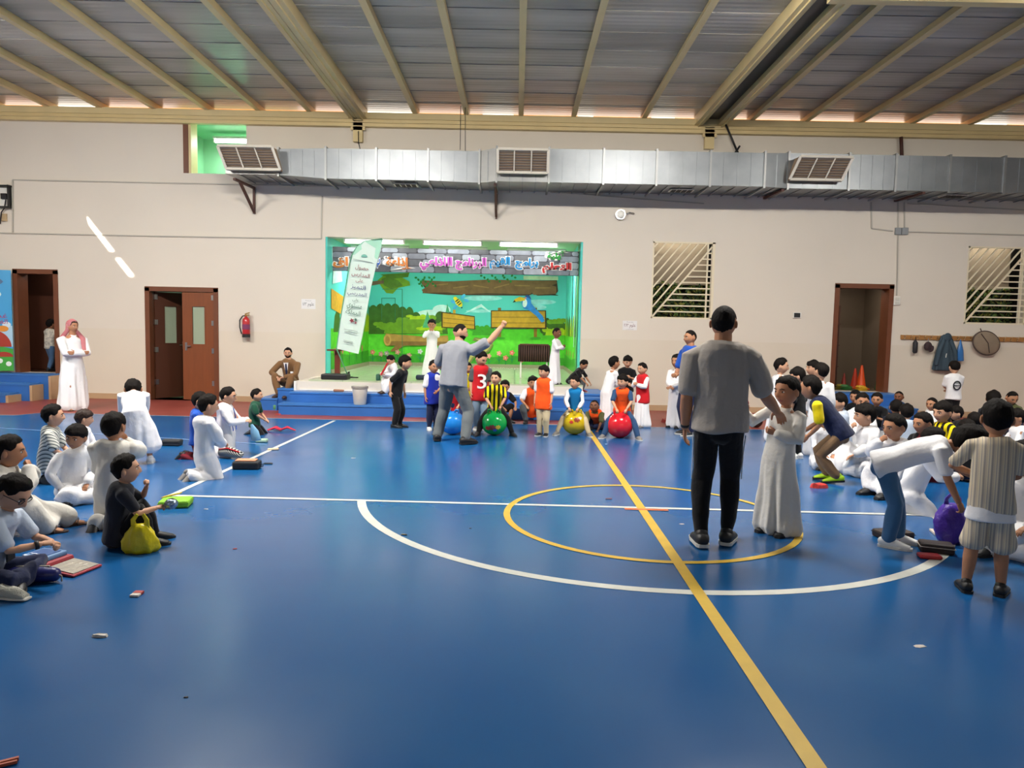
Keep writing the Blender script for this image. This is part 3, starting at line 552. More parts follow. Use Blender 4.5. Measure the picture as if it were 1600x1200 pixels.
onleaf([(.3, .86), (.78, .86), (.84, .885), (.78, .91), (.3, .91)], mat('poster_slate', '4d6f96', .5), 2, 'poster_tag')
for txt, v in (('الغذاء', .49), ('غذاء', .55)): text_on(txt, p0+dx*(.72*Wd)+Vector((0, 0, z0+v*(z1-z0)))+nn*.004, .28, .10, dx, (0, 0, 1), mat('poster_crimson', 'a8276b', .6), t, .002)
# ------------------------------------------------------------------ coat rack and what hangs on it
a = atY(1408, 524, YW-.03); c2 = atY(1600, 529, YW-.03); zr = 1.56
t = thing('coat_rack', 'long wooden coat rack with a row of hooks right of the store door', 'coat rack', (a.x, YW-.03, zr))
q = MB(); q.bx(a.x, XR-.5, YW-.03, YW-.002, zr-.045, zr+.045); q.build('board', mat('rack_wood', 'a8763f', .5, var=.15, stretch=(1, 1, 8)), t, bevel=.004)
nh = 34
for i in range(nh):
    X = a.x+.06+i*.13; q = MB(); q.tube([(X, YW-.03, zr+.01), (X, YW-.08, zr+.015), (X+.005, YW-.10, zr+.06)], .006, 6, True, None, False); q.tube([(X, YW-.03, zr-.02), (X, YW-.06, zr-.03), (X, YW-.07, zr-.005)], .005, 6, True, None, False); q.build('hook', mat('hook_metal', 'd9c9a8', .3, metal=.7), t, True)
def hang(px, py): return atY(px, py, YW-.09)
c = hang(1430, 541); q = MB(); q.tube([c+Vector((0, 0, .11)), c+Vector((0, 0, .07)), c-Vector((0, 0, .11))], [.02, .045, .045], 12); q.tube([c+Vector((0, 0, .12)), c+Vector((.0, 0, .18))], .008, 6); tag(q.build('bottle_pouch', mat('pouch_black', '1d1c22', .6), None, True), 'black bottle pouch hanging from the rack, leftmost item', 'pouch')
c = hang(1450, 541); t2 = thing('cap', 'dark cap hanging on the rack beside the black pouch', 'cap', c); q = MB(); q.ball(c, (.075, .06, .09), 14, 10); q.build('crown', mat('cap_brown', '3a2a2e', .8), t2, True); q = MB(); q.ball(c+Vector((.05, -.03, -.05)), (.05, .012, .07), 12, 8, Matrix.Rotation(.5, 3, 'Y')); q.build('brim', mat('cap_brown', '3a2a2e', .8), t2, True); q = MB(); q.tube([c+Vector((0, 0, .08)), c+Vector((0, 0, .15))], .01, 6); q.build('strap', mat('cap_strap', '8a8488', .8), t2, True)
# hanging coat: folds from a lathe with a wavy section
def cloth_hang(name, label, cat, c, prof, m, folds=7, amp=.12, seed=0, extra=None):
    """prof: (dz, half width, half depth, dx); returns object"""
    q = MB(); rg = []; r = np.random.RandomState(seed); ph = r.uniform(0, 6)
    for dz, w, d, dx_ in prof: rg.append([(c[0]+dx_+w*(1+amp*math.sin(folds*th+ph))*math.cos(th), c[1]+d*(1+amp*1.5*math.sin(folds*th+ph))*math.sin(th), c[2]+dz) for th in [2*math.pi*j/40 for j in range(40)]])
    q.rings(rg); return tag(q.build(name, m, None, True), label, cat)
M_denim = mat('coat_slate_blue', '40505c', .85, .2, bump=.3, bscale=60, var=.1)
c = hang(1479, 525); t2 = thing('coat', 'slate blue coat hanging on the rack', 'coat', c)
q = MB(); rg = []
for dz, w, d, dx_ in ((.03, .04, .03, 0), (0, .09, .05, 0), (-.12, .12, .06, 0), (-.3, .16, .065, .0), (-.5, .21, .07, .01), (-.66, .24, .07, .02), (-.68, .2, .05, .02)): rg.append([(c.x+dx_+w*(1+.1*math.sin(7*th))*math.cos(th), c.y+.01+d*(1+.2*math.sin(7*th))*math.sin(th), c.z+dz) for th in [2*math.pi*j/42 for j in range(42)]])
q.rings(rg); q.build('coat_body', M_denim, t2, True)
for sx in (-1, 1): q = MB(); q.tube([c+Vector((sx*.07, -.03, -.08)), c+Vector((sx*.15, -.05, -.3)), c+Vector((sx*.19, -.04, -.56))], [.04, .042, .036], 10); q.build('sleeve', M_denim, t2, True)
q = MB(); q.ball(c+Vector((0, -.04, -.02)), (.075, .04, .08), 12, 8); q.build('hood', M_denim, t2, True); q = MB(); q.bar(c+Vector((-.05, -.12, -.34)), c+Vector((-.06, -.12, -.42)), .012, .01); q.build('reflective_strip', M_white, t2)
c = hang(1501, 531); q = MB(); q.tube([c, c+Vector((0, 0, -.05)), c+Vector((0, -.01, -.2)), c+Vector((0, -.01, -.4))], [(.008, .008), (.02, .015), (.06, .03), (.085, .03)], 12, True, (0, 1, 0)); tag(q.build('plastic_bag', mat('bag_blue', '2f6fb4', .35, .5, bump=.4, bscale=14), None, True), 'blue plastic bag hanging on the rack beside the coat', 'bag')
c = hang(1541, 536); t2 = thing('round_bag', 'round beige folded pop-up bag hanging on the rack', 'bag', c)
rt = Matrix.Rotation(.45, 3, 'Y'); q = MB(); q.ball(c, (.27, .05, .22), 28, 12, rt); q.build('bag_body', mat('bag_beige', '8a7b6a', .85, .2, bump=.6, bscale=9, var=.12), t2, True)
ring = [c+rt @ Vector((.27*math.cos(a), -.0, .22*math.sin(a))) for a in np.linspace(0, 2*math.pi, 33)]; q = MB(); q.tube(ring, .014, 8, False); q.build('rim_wire', mat('bag_rim', '4a3a34', .7), t2, True)
q = MB(); q.tube([c+rt @ Vector((-.2, -.045, .1)), c+rt @ Vector((0, -.06, 0)), c+rt @ Vector((.12, -.05, -.15))], .008, 6); q.build('fold_seam', mat('bag_rim', '4a3a34', .7), t2, True); q = MB(); q.tube([c+Vector((-.1, 0, .2)), c+Vector((-.12, .02, .28))], .01, 6); q.build('strap', mat('bag_rim', '4a3a34', .7), t2, True)
# ------------------------------------------------------------------ store room contents
M_cone = mat('cone_orange', 'e2521e', .5, emit=0)
def cone(px, py, h, Y, label, m=M_cone):
    c = atY(px, py, Y); c.z = .465; t = thing('traffic_cone', label, 'cone', c, 0, 'cones in the store')
    q = MB(); q.lathe([(h*.2, .03), (h*.185, .06), (h*.05, h*.95), (h*.04, h)], c, 20); q.build('cone_body', m, t, 'auto'); q = MB(); q.bx(c.x-h*.25, c.x+h*.25, c.y-h*.25, c.y+h*.25, c.z, c.z+.03); q.build('base', m, t, bevel=.008)
cone(1345, 606, .50, 14.75, 'taller orange traffic cone inside the store doorway'); cone(1335, 604, .42, 15.05, 'shorter red-orange cone behind the taller cone', mat('cone_red', 'd03a1c', .5)); cone(1318, 604, .3, 15.3, 'small dim red cone at the left in the store doorway', mat('cone_dim', '8a2a1e', .5))
for i, (px, col, lb) in enumerate(((1346, 'cfa22a', 'yellow marker disc stack under the orange cone'), (1322, '2f6b34', 'green marker disc heap beside the cones'), (1315, '8a7a24', 'olive marker disc heap at the left door post'))):
    c = atY(px, 612, 14.45+.14*i); c.z = .462; t = thing('marker_discs', lb, 'sports discs', c)
    for k in range(4): q = MB(); q.lathe([(.13-.01*k, 0), (.06, .035), (.05, .035), (.05, .03), (.12-.01*k, -.002)], (c.x+.01*k*(-1)**k, c.y, c.z+.002+.022*k), 20, False); q.build('disc', mat('disc_%d' % i, col, .5), t, True)
c = atY(1372, 606, 14.7); q = MB(); q.tube([(c.x, c.y, .47), (c.x+.05, c.y+.05, .7), (c.x+.1, c.y+.12, 1.0)], [.07, .06, .03], 12); tag(q.build('rolled_net', mat('net_green', '235a32', .8, bump=.6, bscale=60), None, True), 'rolled green net leaning by the right store door post', 'net')
t = thing('metal_shelf', 'dim metal shelf with bits of gear inside the store', 'shelf', (6.55, 15.4, .47))
for X in (6.25, 6.85):
    for Y in (15.2, 15.6): q = MB(); q.bar((X, Y, .47), (X, Y, 2.2), .025); q.build('post', M_rust, t)
for z in (.9, 1.35, 1.8): q = MB(); q.bx(6.22, 6.88, 15.18, 15.62, z, z+.02); q.build('shelf_board', M_rust, t)
for X, Y, z, lb, m in ((6.45, 15.35, 1.371, 'dark pump on the middle shelf in the store', M_black), (6.7, 15.3, .92, 'pale box on the lowest shelf in the store', M_white), (6.4, 15.4, 1.82, 'dark crate on the top shelf in the store', M_dkbrown)):
    q = MB(); q.bx(X-.09, X+.09, Y-.1, Y+.1, z, z+.1); q.cyl((X, Y, z+.1), (X, Y, z+.2), .04, n=12); tag(q.build('gear_box', m, bevel=.01), lb, 'box')
# ------------------------------------------------------------------ stage mural (flat paint on the rear wall)
mural = thing('wall_mural', 'painted garden mural with log, wooden boards, bee and blue bird on the stage wall', 'mural', (-1.2, SY1, ZS))
LAY = [0]
def paint(pts, m, name, Y=None, back=None):
    LAY[0] += 1; k = LAY[0]; yy = SY1-.001-.0006*k
    P3 = [atY(x, y, SY1) for x, y in pts]; q = MB(); n = len(P3)
    cl = lambda p: (min(max(p.x, SX0+.001), SX1-.001), yy, min(max(p.z, ZS+.09), 3.305))
    q.add([cl(p) for p in P3], [tuple(range(n))]); return q.build(name, m, mural)
def blob(x0, x1, ytop, ybot, amp, n, seed):
    r = np.random.RandomState(seed); pts = [(x0, ybot)]
    for i in range(n+1):
        x = x0+(x1-x0)*i/n
        pts.append((x, ytop+r.uniform(-amp, amp)))
        if i < n: pts.append((x+(x1-x0)/n*.5, ytop-amp*1.1+r.uniform(-amp, amp)*.5))
    return pts+[(x1, ybot)]
def bush(x0, x1, ytop, ybot, amp, n, seed, m, name):
    LAY[0] += 1; yy = SY1-.001-.0006*LAY[0]; r = np.random.RandomState(seed); q = MB(); w = (x1-x0)/n
    def ad(pts):
        q.add([(min(max(p.x, SX0+.001), SX1-.001), yy-.00004*len(q.f), p.z) for p in (atY(x, y, SY1) for x, y in pts)], [tuple(range(len(pts)))])
    ad([(x0+w*.2, ytop+amp), (x1-w*.2, ytop+amp), (x1, ybot), (x0, ybot)])
    for i in range(n+1): ad(el(x0+w*i, ytop+amp+r.uniform(-amp, amp)*.8, w*r.uniform(.6, .85), (ybot-ytop)*r.uniform(.35, .5)))
    q.build(name, m, mural)
def el(cx, cy, rx, ry, a=0, n=18): return [(cx+rx*math.cos(t)*math.cos(a)-ry*math.sin(t)*math.sin(a), cy+rx*math.cos(t)*math.sin(a)+ry*math.sin(t)*math.cos(a)) for t in [2*math.pi*i/n for i in range(n)]]
PM = lambda n, c: mat('paint_'+n, c, .55, .3, var=.16, vscale=8)
cl1 = PM('cloud', 'cdeaea'); cl2 = PM('cloud_pale', '9adcdc')
for c in ((672, 492, 22, 8), (690, 484, 14, 8), (660, 500, 18, 8), (686, 498, 26, 7)): paint(el(*c), cl1, 'cloud')
for c in ((755, 466, 30, 4), (845, 472, 24, 4), (838, 480, 16, 4), (750, 486, 22, 2.5)): paint(el(*c), cl2, 'cloud')
paint([(725, 490), (742, 480), (752, 475), (768, 489), (752, 480)], cl1, 'hill_outline')
g1 = PM('grass', '55c02c'); g2 = PM('grass_dark', '3f9c28'); g3 = PM('grass_light', '7ed63c'); bd = PM('bush_dark', '3d6420'); bm_ = PM('bush_mid', '6f9a22'); bl = PM('bush_light', 'a9c41c'); tr = PM('tree_far', '4fa578')
paint([(560, 600), (560, 520), (620, 517), (680, 514), (720, 508), (765, 514), (820, 514), (900, 508), (900, 600)], g1, 'grass')
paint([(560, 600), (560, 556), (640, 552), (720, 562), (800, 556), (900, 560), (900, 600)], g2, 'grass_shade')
bush(575, 700, 497, 522, 5, 10, 1, bd, 'bush'); bush(572, 640, 485, 520, 6, 6, 2, bd, 'bush'); bush(600, 692, 507, 521, 3, 9, 3, bm_, 'bush'); bush(625, 675, 496, 507, 3, 6, 4, bm_, 'bush'); bush(640, 668, 493, 499, 2, 4, 5, bl, 'bush'); bush(655, 692, 510, 516, 2, 5, 15, bl, 'bush')
bush(588, 622, 505, 512, 2, 5, 16, bm_, 'bush')
paint([(660, 512), (664, 500), (668, 486), (672, 500), (676, 512)], tr, 'far_tree'); paint([(696, 490), (699, 474), (703, 490)], tr, 'far_tree')
bush(848, 884, 504, 524, 5, 5, 6, bd, 'bush'); bush(852, 884, 514, 524, 3, 5, 7, bl, 'bush'); bush(860, 880, 498, 506, 3, 3, 8, bm_, 'bush'); bush(738, 768, 512, 524, 2, 4, 9, g2, 'bush')
paint([(590, 438), (600, 430), (618, 428), (640, 440), (641, 446), (622, 450), (614, 459), (604, 458), (596, 448)], PM('tree_leaf', '7a9a1e'), 'tree_branch'); paint([(596, 436), (606, 432), (622, 438), (630, 446), (612, 452), (600, 446)], PM('tree_leaf_dark', '5c7a20'), 'tree_branch'); paint([(594, 429), (640, 426), (638, 433), (612, 436)], PM('tree_leaf_dark', '5c7a20'), 'tree_branch'); paint([(570, 440), (600, 438), (600, 443), (572, 447)], PM('branch_brown', '7c5a48'), 'branch')
# plank sign along the top
wd = PM('wood_brown', '7c5a38'); wdk = PM('wood_dark', '4a3420'); wl = PM('wood_tan', '9a7444')
paint([(657, 440), (870, 438), (872, 455), (868, 460), (872, 462), (872, 461), (840, 462), (833, 459), (826, 462), (700, 461), (660, 458), (664, 450)], wdk, 'plank_shadow')
paint([(660, 438), (700, 440), (760, 437), (869, 439), (870, 443), (862, 446), (869, 448), (869, 459), (834, 461), (831, 457), (828, 460), (760, 458), (720, 460), (700, 457), (662, 458), (659, 453), (667, 448), (659, 444)], wd, 'plank')
for i in range(6): paint([(676+i*32, 445+i % 2*4), (700+i*32, 443+i % 3*3), (700+i*32, 444.5+i % 3*3), (676+i*32, 447+i % 2*4)], wl, 'plank_grain')
paint([(818, 431), (872, 432), (872, 438), (818, 437)], PM('sign_white', 'cfe0c0'), 'sign_board')
for i in range(16): paint(el(650+i*1.9+(i % 3)*2, 434+(i % 5)*3.2, 2.2, 1.6, i), PM('ivy', '1f7d34'), 'ivy_leaf')
for i in range(14): paint(el(752+i*4+(i % 3), 431+(i % 4)*3, 2, 1.6, i), PM('ivy', '1f7d34'), 'ivy_leaf')
# small and large board
yl = PM('board_yellow', 'cb9a2c'); yld = PM('board_line', '8a6a22'); ol = PM('outline', '4c3a1c')
for pts, nm, m in (([(690, 487), (742, 494), (743, 515), (690, 512)], 'board_outline', ol), ([(692, 489), (741, 495.5), (741, 513.5), (692, 510.5)], 'sign_board', yl)): paint(pts, m, nm)
for k in (.33, .66): paint([(693, 489+22*k), (741, 495+19*k), (741, 496+19*k), (693, 490+22*k)], yld, 'board_joint')
paint([(708, 484), (712, 484), (712, 490), (708, 490)], yl, 'board_post')
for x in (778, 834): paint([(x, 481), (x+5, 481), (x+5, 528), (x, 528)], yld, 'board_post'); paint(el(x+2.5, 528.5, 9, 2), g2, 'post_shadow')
for pts, nm, m in (([(767, 485), (853, 485), (854, 514), (767, 513)], 'board_outline', ol), ([(768.5, 486.5), (851.5, 486.5), (851.5, 512), (768.5, 511)], 'sign_board', yl)): paint(pts, m, nm)
for k in (8, 17): paint([(769, 487+k), (851, 487.5+k), (851, 488.5+k), (769, 488+k)], yld, 'board_joint')
# log and winding path
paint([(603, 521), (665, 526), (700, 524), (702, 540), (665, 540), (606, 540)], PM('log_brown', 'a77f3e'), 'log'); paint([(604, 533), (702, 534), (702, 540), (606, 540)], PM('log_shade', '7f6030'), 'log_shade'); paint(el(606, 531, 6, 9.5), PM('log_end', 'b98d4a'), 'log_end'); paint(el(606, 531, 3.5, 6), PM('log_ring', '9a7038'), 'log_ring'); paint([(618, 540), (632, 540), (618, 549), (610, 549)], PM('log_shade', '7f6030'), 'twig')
paint([(742, 527), (765, 530), (771, 539), (764, 550), (740, 560), (735, 575), (715, 575), (700, 575), (715, 548), (742, 541), (757, 538), (750, 534), (738, 532)], PM('path_edge', '6f7a3c'), 'path_edge'); paint([(742, 529), (763, 532), (768, 539), (761, 548), (738, 558), (732, 575), (710, 575), (720, 551), (745, 543), (760, 538), (750, 533)], PM('path', 'a99f5c'), 'path')
# flowers
for i, (x, y, c) in enumerate(((583, 550, 'c46a62'), (596, 553, 'b8857a'), (605, 552, '9a8f92'), (622, 550, 'c4847e'), (640, 555, 'd08a88'), (657, 549, 'cfcfd2'), (780, 552, 'd88a80'), (790, 559, 'd06a62'), (800, 551, 'd66a62'), (764, 556, 'd58a80'), (815, 562, 'd06a62'))):
    paint([(x-.6, y+3), (x+.6, y+3), (x+.6, y+16), (x-.6, y+16)], PM('stem', '1f7a3a'), 'flower_stem'); paint([(x, y+14), (x-5, y+6), (x-1, y+9)], PM('leaf', '1f8a4a'), 'flower_leaf'); paint([(x, y+14), (x+5, y+6), (x+1, y+9)], PM('leaf', '1f8a4a'), 'flower_leaf')
    for k in range(5): a = k*1.2566; paint(el(x+2.4*math.cos(a), y+2.4*math.sin(a), 1.9, 1.5, a, 10), PM('petal_'+c, c), 'flower_petal')
    paint(el(x, y, 1.1, 1.1, 0, 8), PM('flower_eye', 'e2b0a0'), 'flower_eye')
# bee and bird
bb_ = PM('bee_blue', '4fb6e8'); by = PM('bee_yellow', 'e0c41c'); bk = PM('ink_black', '1d1f20')
for c in ((724, 464, 5, 2.6, -.9), (729, 470, 4.5, 2.4, .3), (712, 480, 5, 2.6, 2.4), (709, 472, 4.5, 2.4, .4)): paint(el(*c), bb_, 'bee_wing')
paint(el(717, 473, 8, 4.4, .9), by, 'bee_body')
for k in (-4, -.5, 3): paint(el(717+k*.62, 473+k*.78, .9, 3.8, .9, 10), bk, 'bee_stripe')
paint(el(712, 466.5, 3, 2.6), by, 'bee_head'); paint(el(722, 481, 1.3, 1), bk, 'bee_sting')
bbl = PM('bird_blue', '2f86d8'); paint([(816, 466), (824, 463), (829, 466), (830, 474), (838, 484), (848, 494), (851, 502), (846, 504), (838, 494), (828, 486), (818, 482), (815, 474)], bbl, 'bird_body'); paint(el(820, 474, 3.6, 6.5, .1), PM('bird_white', 'e2eef0'), 'bird_chest'); paint([(820, 466), (812, 464), (804, 468), (802, 472), (811, 471), (820, 470)], PM('bird_beak', 'd6b21e'), 'bird_beak'); paint(el(821, 466, 1.6, 1.5), PM('bird_cheek', 'd88a80'), 'bird_cheek'); paint([(804, 469), (801, 473), (806, 472)], bk, 'beak_tip'); paint([(820, 464), (823, 461), (828, 463), (830, 468), (824, 465)], PM('bird_navy', '1c4f9c'), 'bird_crest')
# painted-over door outline in the rear wall
for a_, c_ in (((598, 452), (629, 452)), ((629, 452), (629, 560)), ((597, 466), (618, 466)), ((618, 466), (618, 500)), ((597, 466), (597, 500))):
    p = atY(*a_, SY1); s = atY(*c_, SY1); q = MB(); q.bar((p.x, SY1-.05, p.z), (s.x, SY1-.05, s.z), .012, .012); q.build('door_outline', PM('door_gap', '2d6f50'), mural)
# side walls: grass, bush, drape-like stripes
def side(x, pts, m, name, k):
    q = MB(); X = x+(.001+.0008*k)*(1 if x < 0 else -1); q.add([(X, y, z) for y, z in pts], [tuple(range(len(pts)))]); q.build(name, m, mural)
for x, s in ((SX0, 0), (SX1, 1)):
    side(x, [(YW+.3, ZS+.09), (SY1, ZS+.09), (SY1, 1.5), (17, 1.55), (15.8, 1.45), (YW+.3, 1.5)], g1, 'side_grass', 1); side(x, [(YW+.3, ZS+.09), (SY1, ZS+.09), (SY1, .95), (16, .9), (YW+.3, 1.0)], g2, 'side_grass', 2)
    for i in range(6): y = 14.6+i*.6; side(x, [(y, 1.42), (y+.1, 1.75), (y+.3, 1.9), (y+.5, 1.8), (y+.7, 1.42)], (bd, bm_, bl)[i % 3], 'side_bush', 3+i)
    for i in range(5): y = 14.7+i*.65; side(x, [(y, .7), (y+.02, .7), (y+.04, 1.0), (y-.02, 1.0)], PM('stem', '1f7a3a'), 'flower_stem', 11); side(x, [(y-.07, 1.0), (y, .93), (y+.07, 1.0), (y+.05, 1.08), (y, 1.1), (y-.05, 1.08)], PM('petal_c46a62', 'c46a62'), 'flower_petal', 12)
side(SX1, [(14.4, .7), (14.7, .7), (14.9, 2.0), (14.75, 3.3), (14.4, 3.3)], PM('drape_green', '4f9a5c'), 'side_tree', 13); side(SX1, [(15.1, 1.2), (15.25, 1.2), (15.3, 3.2), (15.1, 3.2)], PM('trunk_pale', '9cc6b4'), 'side_trunk', 14); side(SX1, [(15.9, 1.4), (16.0, 1.4), (16.1, 2.9), (15.9, 2.9)], PM('trunk_dark', '3a6a6a'), 'side_trunk', 15)
side(SX0, [(14.4, 1.9), (15.6, 1.75), (15.7, 2.15), (14.4, 2.3)], yl, 'side_board', 13); side(SX0, [(14.5, 2.4), (15.3, 2.5), (15.1, 3.0), (14.6, 2.9)], cl1, 'cloud', 14)
# ------------------------------------------------------------------ banner with big lettering
YB2 = 14.5; a = atY(516, 390, YB2); c = atY(905, 426, YB2); a.x = SX0+.01; c.x = SX1-.01; zt, zb = min(atY(700, 389, YB2).z, 3.30), atY(700, 427, YB2).z
t = thing('stage_banner', 'grey stone print banner with large coloured Arabic lettering across the stage', 'banner', ((a.x+c.x)/2, YB2, zb))
q = MB(); q.bx(a.x, c.x, YB2, YB2+.02, zb, zt); q.build('banner_sheet', mat('stone_joint_print', '4c4c54', .7), t)
r = np.random.RandomState(5); zz = [zb, zb+(zt-zb)*.27, zb+(zt-zb)*.55, zb+(zt-zb)*.8, zt]; k = 0
for j in range(4):
    x = a.x+r.uniform(-.2, 0)
    while x < c.x-.04:
        w = r.uniform(.22, .5); x0, x1 = max(x, a.x)+.008, min(x+w, c.x)-.008; x += w
        if x1-x0 < .05: continue
        z0, z1 = zz[j]+.008, zz[j+1]-.008; f = lambda: r.uniform(-.012, .012)
        q = MB(); q.prism([(x0+f()+.02, z0), (x1-.02, z0+f()*.3), (x1, z0+.03), (x1+f()*.3, z1-.03), (x1-.03, z1), (x0+.03, z1+f()*.2), (x0, z1-.02), (x0, z0+.03)], lambda u, v, w_: (u, YB2-.004+w_, v), .004); q.build('printed_stone', mat('stone_print_%d' % (k % 4), ('7f838f', '8f95a2', '66686f', 'a2a8b4')[k % 4], .7, var=.2, vscale=6), t); k += 1
M_wo = mat('letter_white', 'f4f2f0', .6)
def big(txt, x0, y0, x1, y1, col, grow=.11):
    p = atY(x0, y0, YB2-.01); s = atY(x1, y1, YB2-.01); m = mat('letter_'+col, col, .6)
    text_on(txt, ((p.x+s.x)/2, YB2-.01, (p.z+s.z)/2), s.x-p.x, p.z-s.z, (1, 0, 0), (0, 0, 1), m, t, .012, outline=(M_wo, grow, .045))
big('أولية', 851, 391, 889, 408, '1f9a3a'); big('التعلم', 846, 409, 894, 429, 'c0282c'); big('برامج', 804, 402, 842, 423, '1f8ed0'); big('القيم', 764, 400, 798, 422, '1f8ed0')
big('البرنامج', 711, 401, 761, 424, 'd060c8'); big('الإذاعي'.replace('إ', 'ا'), 655, 400, 708, 424, 'd060c8'); big('إذاعة', 598, 400, 650, 423, 'd8803a'); big('ب', 585, 402, 595, 420, '2457b0'); big('اق', 519, 400, 546, 420, 'd8803a')
# feather flag
M_fl = mat('flag_cloth', 'd3e6dc', .7, .2, bump=.1, bscale=8); M_flt = mat('flag_cloth_mint', 'a9dcc4', .7, .2)
YF = 13.45; fp = [(527, 545), (533, 500), (540, 455), (547, 412), (551, 398), (559, 385), (570, 377), (598, 373), (594, 392), (588, 415), (580, 450), (572, 492), (566, 525), (560, 553)]
t = thing('feather_flag', 'tall tilted white and mint feather flag with Arabic lines standing at the stage', 'flag', (atY(541, 590, YF).x, YF, ZS))
q = MB(); q.prism([(p.x, p.z) for p in (atY(*f, YF) for f in fp)], lambda u, v, w: (u, YF+w+.03*math.sin(u*7+v*2), v), .008); q.build('flag_sheet', M_fl, t)
q = MB(); q.prism([(p.x, p.z) for p in (atY(*f, YF) for f in [(551, 398), (559, 385), (570, 377), (598, 373), (594, 392), (590, 405)])], lambda u, v, w: (u, YF-.005+w+.03*math.sin(u*7+v*2), v), .004); q.build('flag_top', M_flt, t)
q = MB(); q.tube([(atY(545, 592, YF).x, YF, ZS)]+[atY(x-1, y, YF) for x, y in fp[:8]], .012, 8, True, None, False); q.build('pole', mat('pole_green', '5d9a7a', .4), t, True)
q = MB(); X = atY(545, 592, YF).x; q.bx(X-.1, X+.18, YF-.03, YF+.03, ZS, ZS+.02); q.bx(X-.03, X+.03, YF-.18, YF+.18, ZS, ZS+.02); q.cyl((X, YF, ZS), (X, YF, ZS+.12), .02); q.build('base', M_black, t)
ang = -.17; xd = (math.cos(ang), 0, math.sin(ang)); yd = (-math.sin(ang), 0, math.cos(ang))
M_f1 = mat('flag_maroon', '8a3a44', .7); M_f2 = mat('flag_navy', '3a3a78', .7); M_f3 = mat('flag_green', '3f6a5a', .7)
for txt, x, y, w, h, m in (('حصول', 566, 419, .25, .10, M_f1), ('المدارس', 564, 430, .34, .10, M_f1), ('على', 562, 439, .14, .08, M_f1), ('التميز', 560, 449, .27, .11, M_f2), ('المدرسي', 558, 460, .36, .11, M_f2), ('على', 556, 469, .12, .06, M_f3), ('مستوى', 554, 479, .28, .10, M_f3), ('المملكة', 552, 488, .28, .09, M_f3)):
    p = atY(x, y, YF-.03); text_on(txt, (p.x, YF-.045, p.z), w, h, xd, yd, m, t, .004)
for i, (dx_, dz_, m, rr) in enumerate(((-.04, 0, M_f1, .05), (.03, .02, M_f3, .035), (.03, -.04, M_f1, .03))):
    p = atY(554, 501, YF); q = MB(); q.prism([(p.x+dx_+rr*math.cos(a)*(1 if j % 2 else .5), p.z+dz_+rr*math.sin(a)*(1 if j % 2 else .5)) for j, a in enumerate(np.linspace(0, 2*math.pi, 11)[:-1])], lambda u, v, w_: (u, YF-.05+w_, v), .003); q.build('emblem', m, t)
p = atY(570, 402, YF); q = MB(); q.prism(ell(p.x, p.z, .06, .05, 16, 0, math.pi), lambda u, v, w_: (u, YF-.05+w_, v), .003); q.build('emblem', mat('flag_teal', '6fb0a0', .6), t)
for (x, y, w) in ((568, 408, .36), (549, 516, .26), (549, 520, .24), (545, 533, .18), (545, 536, .16)):
    p = atY(x, y, YF); q = MB(); q.bar(Vector((p.x, YF-.05, p.z))-Vector(xd)*w/2, Vector((p.x, YF-.05, p.z))+Vector(xd)*w/2, .002, .012); q.build('small_print', mat('flag_grey', '9aa7a2', .7), t)
# brown stand and black case at the stage's left edge, bench-like table with dark skirt
c = atY(523, 590, 13.5); t = thing('wooden_stand', 'brown wooden stand with a square base behind the feather flag', 'stand', (c.x, 13.5, ZS)); M_st = mat('stand_wood', '6b2f20', .4)
q = MB(); q.bx(c.x-.05, c.x+.05, 13.68, 13.76, ZS+.03, ZS+.50); q.build('post', M_st, t); q = MB(); q.bx(c.x-.17, c.x+.12, 13.56, 13.86, ZS+.5, ZS+.53); q.build('top', M_st, t); q = MB(); q.bx(c.x-.12, c.x+.16, 13.6, 13.85, ZS, ZS+.03); q.build('base', M_st, t)
c = atY(523, 596, 12.95); q = MB(); q.bx(c.x-.24, c.x+.24, 12.88, 13.18, ZS, ZS+.10); tag(q.build('black_case', M_black, bevel=.02), 'black flat case lying on the left end of the stage edge', 'case')
M_skt = stripes('pleat_brown', [(0, '2a1d1a'), (.35, '4a342c'), (.6, '6b5348'), (.75, '2a1d1a')], 'X', 22, .5)
x0 = atY(812, 540, 14.6).x; x1 = atY(857, 540, 14.6).x; zt = atY(835, 539, 14.6).z; t = thing('skirted_table', 'small table with a pleated dark brown skirt on the stage', 'table', ((x0+x1)/2, 14.6, ZS))
q = MB(); n = 60; rr = []
for zz_ in (zt, zt-.34): rr.append([(x0-.03+(x1-x0+.06)*i/n+.0, 14.45-.012*math.sin(i*1.3)-(0 if zz_ == zt else .02), zz_) for i in range(n+1)]+[(x1+.02, 14.75, zz_), (x0-.02, 14.75, zz_)])
q.rings(rr); q.build('skirt', M_skt, t, True); q = MB(); q.bx(x0, x1, 14.44, 14.76, zt-.01, zt+.02); q.build('tabletop', M_dkbrown, t)
for X in (x0+.03, x1-.03): q = MB(); q.bar((X, 14.5, ZS), (X, 14.5, zt), .03); q.build('leg', M_white, t)
c = atY(650, 594, 13.1); q = MB(); q.tube([(c.x+.0, 13.3, ZS+.05), (c.x+.35, 13.3, ZS+.05)], [.05, .045], 10); tag(q.build('dark_roll', mat('navy_cloth', '1c2a3c', .8), None, True), 'dark blue rolled cloth lying on the stage floor behind the black-clad boy', 'cloth roll')
c = atY(591, 592, 12.95); q = MB(); q.lathe([(.04, 0), (.045, .02), (.045, .1), (.03, .12)], (c.x, 12.95, ZS), 14); tag(q.build('green_cup', mat('cup_green', '2a5a4a', .5), None, 'auto'), 'dark green cup on the stage edge beside the seated boy', 'cup')
